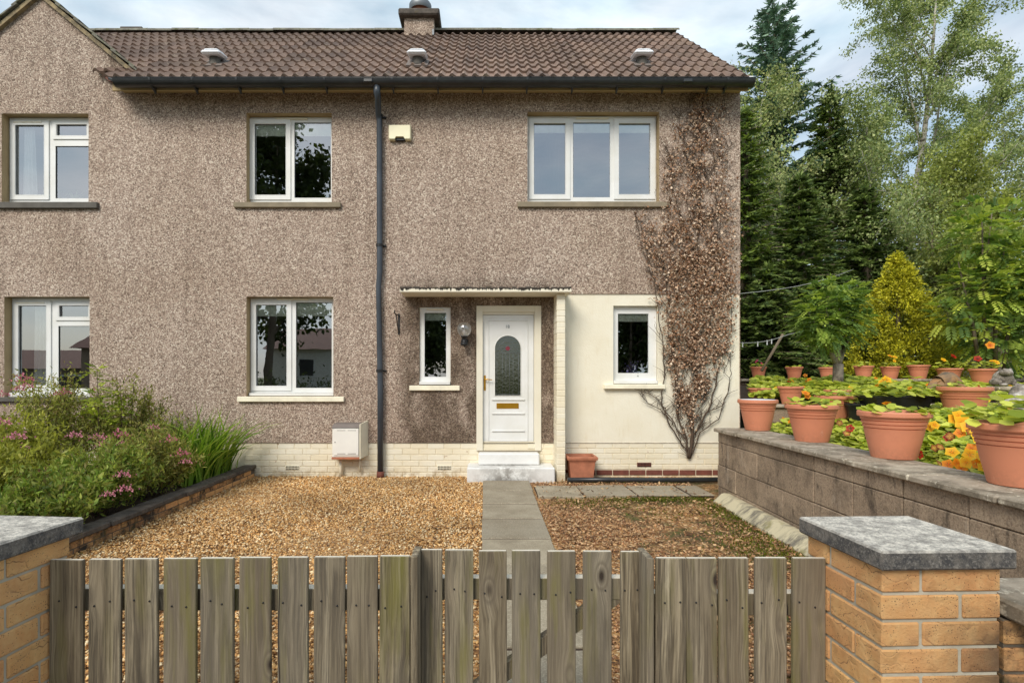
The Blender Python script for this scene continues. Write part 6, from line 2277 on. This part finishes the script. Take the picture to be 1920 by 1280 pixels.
# ================================================================== left-hand shrub bed
def shrub(label, X, Y, z0, rad, h, n, cols, seed, leaf=.05, heads=0, lance=.30, upright=.6, name='spirea_shrub'):
    rng = np.random.default_rng(seed)
    t = thing(name, label, 'shrub', (X, Y, z0), group='shrubs in the bed')
    mb = MB()
    ns = 46
    ctips = []
    for k in range(ns):
        a, q = rng.uniform(0, 6.283), math.sqrt(rng.random())
        hh = h * (1 - .42 * q * q) * rng.uniform(.72, 1.08)
        p0 = np.array([X + .15 * rad * math.cos(a) * q, Y + .15 * rad * math.sin(a) * q, z0 - .03])
        p2 = np.array([X + rad * q * math.cos(a), Y + rad * q * math.sin(a), z0 + hh])
        p1 = (p0 + p2) / 2 + [0, 0, hh * .12]
        pts = [p0 * (1 - s) ** 2 + 2 * p1 * s * (1 - s) + p2 * s * s for s in np.linspace(0, 1, 6)]
        mb.tube(pts, [.006, .005, .0045, .004, .003, .002], 4, cap=False)
        ctips.append((pts, p2))
    mb.build('stems', 'vine', t)
    k = rng.integers(0, ns, n)
    s = rng.uniform(.12, 1.0, n) ** .65
    pa = np.array([c[0] for c in ctips])
    i = np.minimum((s * 5).astype(int), 4)
    f = (s * 5 - i)[:, None]
    P = pa[k, i] * (1 - f) + pa[k, i + 1] * f + rng.normal(0, .030 + .02 * rad, (n, 3))
    A = rng.normal(0, .8, (n, 3)) + [0, 0, upright]
    L = rng.uniform(leaf * .6, leaf * 1.35, n)
    tone = rng.normal(1, .18, ns)[k][:, None]
    C = np.clip(mixcol(n, cols, rng, .13) * tone, 0, 1)
    V, F, C = leaf_quads(P, A, rand_dirs(n, rng) + [0, -.3, .5], L, L * lance, C)
    inst('leaves', np_mesh('leaves', V, F, C, 'leaf'), t)
    for j in range(heads):
        p = ctips[int(rng.integers(0, ns))][1] + rng.normal(0, .03, 3) + [0, -.02, .03]
        inst('flower_head', spirea_head(int(rng.integers(0, 3))), t, T(Vector(p)) @ Matrix.Scale(float(rng.uniform(.9, 1.55)), 4))['kind'] = 'stuff'
    return t


SPI = {}


def spirea_head(k):
    if k not in SPI:
        rng = np.random.default_rng(90 + k)
        n = 46
        P = np.clip(rng.normal(0, 1, (n, 3)), -1.7, 1.7) * [.026, .026, .010]
        P[:, 2] -= (P[:, 0] ** 2 + P[:, 1] ** 2) * 4
        cols = [[lin(196, 108, 128), lin(222, 140, 156), lin(170, 84, 104)], [lin(176, 104, 112), lin(150, 96, 88), lin(196, 124, 130)], [lin(206, 120, 146), lin(230, 160, 172), lin(186, 92, 120)]][k]
        V, F, C = leaf_quads(P, rand_dirs(n, rng) + [0, 0, .6], rand_dirs(n, rng), rng.uniform(.008, .016, n), .010, mixcol(n, cols, rng, .1))
        SPI[k] = np_mesh('flower_head', V, F, C, 'petal')
    return SPI[k]


HEADS = [(0, 44, 708, 6.35, 2.2), (0, 52, 722, 6.35, 1.8), (0, 36, 728, 6.3, 1.5), (0, 120, 734, 6.4, 1.7), (0, 106, 738, 6.4, 1.2), (0, 4, 738, 6.2, 1.6), (8, 6, 790, 5.2, 1.9), (8, 34, 816, 5.1, 2.0), (3, 142, 814, 5.3, 1.7), (3, 185, 818, 5.3, 1.6), (3, 222, 812, 5.6, 2.0), (3, 196, 832, 5.3, 1.6),
         (4, 318, 822, 5.8, 1.7), (4, 338, 848, 5.7, 1.7), (4, 350, 864, 5.7, 1.5), (5, 232, 888, 4.9, 1.6), (6, 236, 915, 4.35, 1.5), (4, 290, 800, 6.0, 1.5), (6, 205, 925, 4.2, 1.2)]


def build_shrub_bed():
    g1 = [lin(112, 122, 54), lin(146, 154, 70), lin(174, 174, 92), lin(146, 126, 78)]
    g2 = [lin(124, 130, 46), lin(164, 168, 64), lin(192, 190, 90)]
    g3 = [lin(98, 124, 48), lin(132, 154, 62), lin(168, 178, 84), lin(130, 122, 66)]
    z = .10
    S = [
        ('tall spirea under the lower neighbouring window, topped with pink flower heads', -5.25, 6.75, .66, 1.2, 6000, g1, 9),
        ('wispy spirea between the neighbouring window and the pebbledash', -4.45, 6.95, .55, 1.1, 4800, g1, 3),
        ('thin airy spirea shoots nearest the middle of the pebbledash wall', -3.95, 6.9, .40, .80, 2300, g1, 2),
        ('brownish spirea behind the bright leafy foreground shrubs', -4.75, 5.6, .60, .80, 5200, g2, 4),
        ('low dense spirea beside the strappy leaves', -3.62, 6.0, .50, .66, 5400, g1, 7),
        ('dense spirea with pink heads overhanging the edging wall', -3.58, 5.25, .50, .56, 5400, g3, 5),
        ('dark green leafy shrub just behind the grey pier cap', -3.56, 4.5, .48, .50, 5200, g3, 4),
        ('pale yellow-green shrub at the picture edge behind the pier', -4.35, 4.65, .55, .72, 4800, g2, 2),
        ('mid green shrub filling the bed between window shrub and pier', -5.4, 5.5, .6, .95, 4800, g1, 6),
        ('shaded shrub at the near end of the bed', -3.62, 3.7, .46, .44, 4200, g3, 1),
        ('yellowish shrub low at the picture edge next to the pier cap', -4.1, 3.9, .5, .60, 3800, g2, 1),
    ]
    for i, (lab, X, Y, rad, h, n, cols, heads) in enumerate(S):
        sh_ = shrub(lab, X, Y, z, rad * 1.06, h * 1.12, int(n * 1.6), cols, 60 + i, leaf=.056 if cols is not g1 else .050, heads=int(heads * .4), lance=.33)
        for (j, u, v, Yh, s_) in HEADS:
            if j == i:
                inst('flower_head', spirea_head(random.choice((0, 2))), sh_, T(at(u, v, Yh)) @ Matrix.Scale(s_, 4))['kind'] = 'stuff'
    # two bright green leafy shoots against the wall
    for (lab, u, vt, Y, seed) in (('bright green leafy shoot in front of the neighbouring window corner', 182, 690, 6.5, 4), ('shorter bright green leafy shoot against the pebbledash', 226, 722, 6.6, 7)):
        X = px(u, Y)
        zt = pz(vt, Y)
        rng = np.random.default_rng(seed)
        t = thing('leafy_shoot', lab, 'plant', (X, Y, z))
        MB().tube([(X, Y, z - .02), (X + .02, Y, (z + zt) / 2), (X, Y, zt)], [.008, .006, .003], 6).build('stem', 'vine', t)
        n = 46
        s = rng.uniform(.5, 1.0, n)
        P = np.stack([np.full(n, X), np.full(n, Y), z + (zt - z) * s], 1)
        A = rand_dirs(n, rng) * [1, 1, .3] + [0, 0, .15]
        V, F, C = pinnate_crown(P, A, rng.uniform(.10, .20, n), 4, .5, [lin(120, 150, 36), lin(164, 184, 56), lin(190, 200, 76)], rng)
        inst('leaves', np_mesh('leaves', V, F, C, 'leaf'), t)
    # crocosmia clump
    rng = np.random.default_rng(31)
    X, Y = -3.56, 6.95
    t = thing('strappy_plant', 'clump of long arching strap leaves at the foot of the wall', 'plant', (X, Y, z))
    Vs, Fs, Cs, o = [], [], [], 0
    cols = mixcol(330, [lin(84, 124, 32), lin(122, 158, 46), lin(162, 182, 76), lin(70, 104, 30)], rng, .12)
    for k in range(330):
        bx, by = X + rng.normal(0, .20), Y + rng.normal(0, .22)
        bx = min(bx, -3.30)
        L = rng.uniform(.5, 1.08)
        a = rng.normal(.15, .55) if rng.random() < .8 else rng.uniform(0, 6.28)
        out = np.array([math.cos(a) * rng.choice([1, 1, -1]), math.sin(a) * .6 - .15, 0])
        out /= np.linalg.norm(out)
        lean = rng.uniform(.15, .75)
        w = rng.uniform(.012, .023)
        side = np.array([-out[1], out[0], 0]) * .8 + rng.normal(0, .3, 3)
        side /= np.linalg.norm(side)
        m = 7
        for i in range(m):
            s = i / (m - 1)
            p = np.array([bx, by, z]) + out * L * lean * s ** 1.7 + np.array([0, 0, L * (s * (1 - .10 * lean) - .42 * lean * s ** 3)])
            ww = w * (1 - s ** 2.2) + .0008
            Vs += [p + side * ww, p - side * ww]
            Cs += [cols[k], cols[k]]
        for i in range(m - 1):
            Fs.append((o + 2 * i, o + 2 * i + 1, o + 2 * i + 3, o + 2 * i + 2))
        o += 2 * m
    inst('leaves', np_mesh('leaves', np.array(Vs), np.array(Fs), np.array(Cs), 'leaf', smooth=True), t)
    # low dark stone at the bed's back
    tag(MB().box(px(268, 7.4), px(333, 7.4), 7.35, 7.62, .60, .64, .008).box(px(275, 7.4), px(328, 7.4), 7.42, 7.6, .05, .5995).build('stone_ledge', 'dark_stone'), 'dark flat stone slab leaning low against the pebbledash behind the shrubs', 'slab')


# ================================================================== what the windows mirror
def build_street():
    def house(label, x0, x1, y0, y1, ze, zr, wall, wins, z0=-1.2):
        t = thing('street_house', label, 'house', ((x0 + x1) / 2, y1, 0))
        mb = plate(x0, x1, z0, ze, [], y0, y1 - y0)
        mb.build('wall', wall, t)
        ym = (y0 + y1) / 2
        e = .35
        MB().add([(x0 - e, y1 + e, ze - .1), (x1 + e, y1 + e, ze - .1), (x1 + e, ym, zr), (x0 - e, ym, zr), (x0 - e, y0 - e, ze - .1), (x1 + e, y0 - e, ze - .1)],
                 [(0, 1, 2, 3), (3, 2, 5, 4), (0, 3, 4), (1, 5, 2)]).build('roof', 'brown_roof', t)
        for (a, b, c, d) in wins:
            w = MB().box(a, b, y1 - .02, y1 + .03, c, d, .01).build('window', 'upvc', t)
            MB().box(a + .1, b - .1, y1 + .031, y1 + .034, c + .1, d - .1).build('pane', 'black_plastic', w)
        return t
    house('white rendered house with brown roof mirrored in the ground-floor window', -14.5, -5.8, -30, -22, 3.3, 4.9, 'white_wall', [(-10.4, -8.8, 1.3, 2.7), (-7.6, -6.4, 1.3, 2.6), (-12.6, -11.4, 1.3, 2.6)])
    house('brown house with wide tiled roof mirrored in the neighbouring window', -34, -21, -30, -22, 2.0, 3.3, 'brown_wall', [(-29, -27, .4, 1.5)])
    house('brown house whose gable end is mirrored at the neighbouring window edge', -19.2, -14.8, -18, -11, 2.8, 4.6, 'brown_wall', [(-17.6, -16.2, .8, 2.0)])
    sp = [(9, .06, .01, 16, .7, .45, .15), (6, .12, -.03, 8, .75, .45, .15), (4, .16, -.1, 0, 0, 0, 0)]
    cols = [lin(44, 58, 26), lin(66, 80, 34), lin(84, 98, 44)]
    deciduous('street_tree', 'big leafy street tree mirrored in the two-light windows', (-12.2, -16.0, 0), 15.6, .26, [(9, .06, .01, 18, .65, .36, .20)] + sp[1:], 17000, .34, cols, (.0, 0, 1), 'bark', 41, .5, 1, .36)
    deciduous('street_tree', 'smaller leafy street tree mirrored in the narrow window', (-3.6, -12.5, 0), 6.5, .14, sp, 9000, .24, cols, (.0, 0, 1), 'bark', 43, .5, 1, .25)
    deciduous('street_tree', 'spreading leafy tree mirrored in the window of the cream wall', (6.9, -11.0, 0), 5.2, .14, [(6, .06, .0, 16, .8, .55, .1), (6, .12, -.03, 8, .75, .45, .1), (4, .16, -.1, 0, 0, 0, 0)], 11000, .24, cols, (.0, 0, 1), 'bark', 47, .5, 1, .25)
    rng_ = None
    n = 6000
    P = np.stack([RNG.uniform(-12, 9, n), RNG.normal(-8.6, .45, n), np.abs(RNG.normal(.6, .42, n))], 1)
    V, F, C = leaf_quads(P, rand_dirs(n), rand_dirs(n), RNG.uniform(.1, .2, n), .09, mixcol(n, cols + [lin(110, 120, 50)]))
    tag(inst('hedge', np_mesh('hedge', V, F, C, 'leaf')), 'leafy hedge across the street mirrored low in the panes', 'hedge')


def build_sill_things():
    X, Y = px(1185, 7.86), 7.83
    z = pz(720, 7.675) + .002
    t = thing('flower_vase', 'lilac flowers in a pale pot on the sill behind the cream wall window', 'flower vase', (X, Y, z))
    MB().lathe([(.045, 0), (.055, .06), (.06, .10), (.05, .10)], 16, M=T((X, Y, z)), close=True).build('pot', 'blind', t)
    n = 170
    P = np.stack([X + RNG.normal(0, .045, n), Y + RNG.normal(0, .03, n), z + .13 + np.abs(RNG.normal(0, .085, n))], 1)
    V, F, C = leaf_quads(P, rand_dirs(n), rand_dirs(n), .03, .022, mixcol(n, [lin(130, 112, 190), lin(170, 156, 220), lin(110, 100, 170)]))
    inst('flowers', np_mesh('flowers', V, F, C, 'petal'), t)
    n = 60
    P = np.stack([X + RNG.normal(0, .05, n), Y + RNG.normal(0, .03, n), z + .10 + np.abs(RNG.normal(0, .03, n))], 1)
    V, F, C = leaf_quads(P, rand_dirs(n), rand_dirs(n), .05, .02, mixcol(n, [lin(70, 100, 40), lin(100, 130, 60)]))
    inst('leaves', np_mesh('leaves', V, F, C, 'leaf'), t)
    # spider plant upstairs
    X, Y = px(140, 7.95), 7.95
    z = pz(381, YF) + .002
    t = thing('spider_plant', 'spider plant with arching pale leaves behind the upper neighbouring window', 'house plant', (X, Y, z))
    MB().lathe([(.05, 0), (.07, .09), (.06, .09)], 16, M=T((X, Y, z)), close=True).build('pot', 'white_paint_rough', t)
    n = 44
    Vs, Fs, Cs, o = [], [], [], 0
    for k in range(n):
        a = RNG.uniform(0, 6.28)
        L = RNG.uniform(.25, .45)
        out = np.array([math.cos(a), math.sin(a) * .4, 0])
        sd = np.array([-math.sin(a), math.cos(a), 0])
        for i in range(5):
            s = i / 4
            p = np.array([X, Y, z + .09]) + out * L * .6 * s + np.array([0, 0, L * (1.1 * s - .8 * s * s)])
            w = .008 * (1 - s) + .001
            Vs += [p + sd * w, p - sd * w]
            Cs += [lin(190, 206, 170)] * 2
        for i in range(4):
            Fs.append((o + 2 * i, o + 2 * i + 1, o + 2 * i + 3, o + 2 * i + 2))
        o += 10
    inst('leaves', np_mesh('leaves', np.array(Vs), np.array(Fs), np.array(Cs), 'leaf'), t)


def build_nasturtiums():
    coping = lambda x, y: x > 2.60 - .025 * (6.42 - y) + .50
    nasturtium_patch('nasturtiums with yellow and dark red blooms between the two nearest wall pots', 2.9, 4.3, 2.2, 4.1, 4600, .06, .30, [('yellow', 14, .044), ('orange', 6, .040), ('maroon', 6, .036), ('red', 3, .034)], coping, spots=SPOTS)
    nasturtium_patch('lime nasturtiums between the second and third wall pots with dark red blooms', 2.9, 4.4, 4.1, 5.6, 3200, .04, .26, [('yellow', 3, .03), ('maroon', 2, .034)], coping, spots=[('maroon', 1574, 793, 4.85, .030), ('red', 1594, 803, 4.75, .036), ('maroon', 1588, 812, 4.7, .034), ('maroon', 1630, 802, 4.6, .026)])
    nasturtium_patch('nasturtiums round the big middle pot', 4.3, 6.4, 3.6, 6.9, 4200, .0, .13, [('yellow', 5, .036), ('red', 4, .032), ('orange', 5, .034)])
    nasturtium_patch('nasturtiums at the foot of the terrace wall beside the wall end', 3.15, 4.4, 5.7, 6.9, 800, .02, .14, [('orange', 4, .034)])
    nasturtium_patch('nasturtiums along the terrace with small orange blooms', 3.6, 6.6, 7.2, 9.8, 5200, .06, .26, [('orange', 16, .036), ('yellow', 8, .034), ('red', 4, .03)], lambda x, y: x > y * .475, rl=(.03, .055))
    nasturtium_patch('nasturtiums around the animal ornament and far pots', 6.6, 9.4, 7.6, 10.1, 4200, .02, .16, [('orange', 8, .04), ('red', 5, .036), ('yellow', 4, .036)], rl=(.03, .055))


import time
_t = time.time()
for fn in (build_ground, build_pebbles, build_house, build_wall_fittings, build_fence, build_piers, build_bed_wall, build_retaining_wall, build_garden_ground,
           build_trees, build_shrub_bed, build_creeper, build_nasturtiums, build_pots, build_ornaments, build_line, build_street, build_sill_things):
    fn()
    print(fn.__name__, round(time.time() - _t, 1))
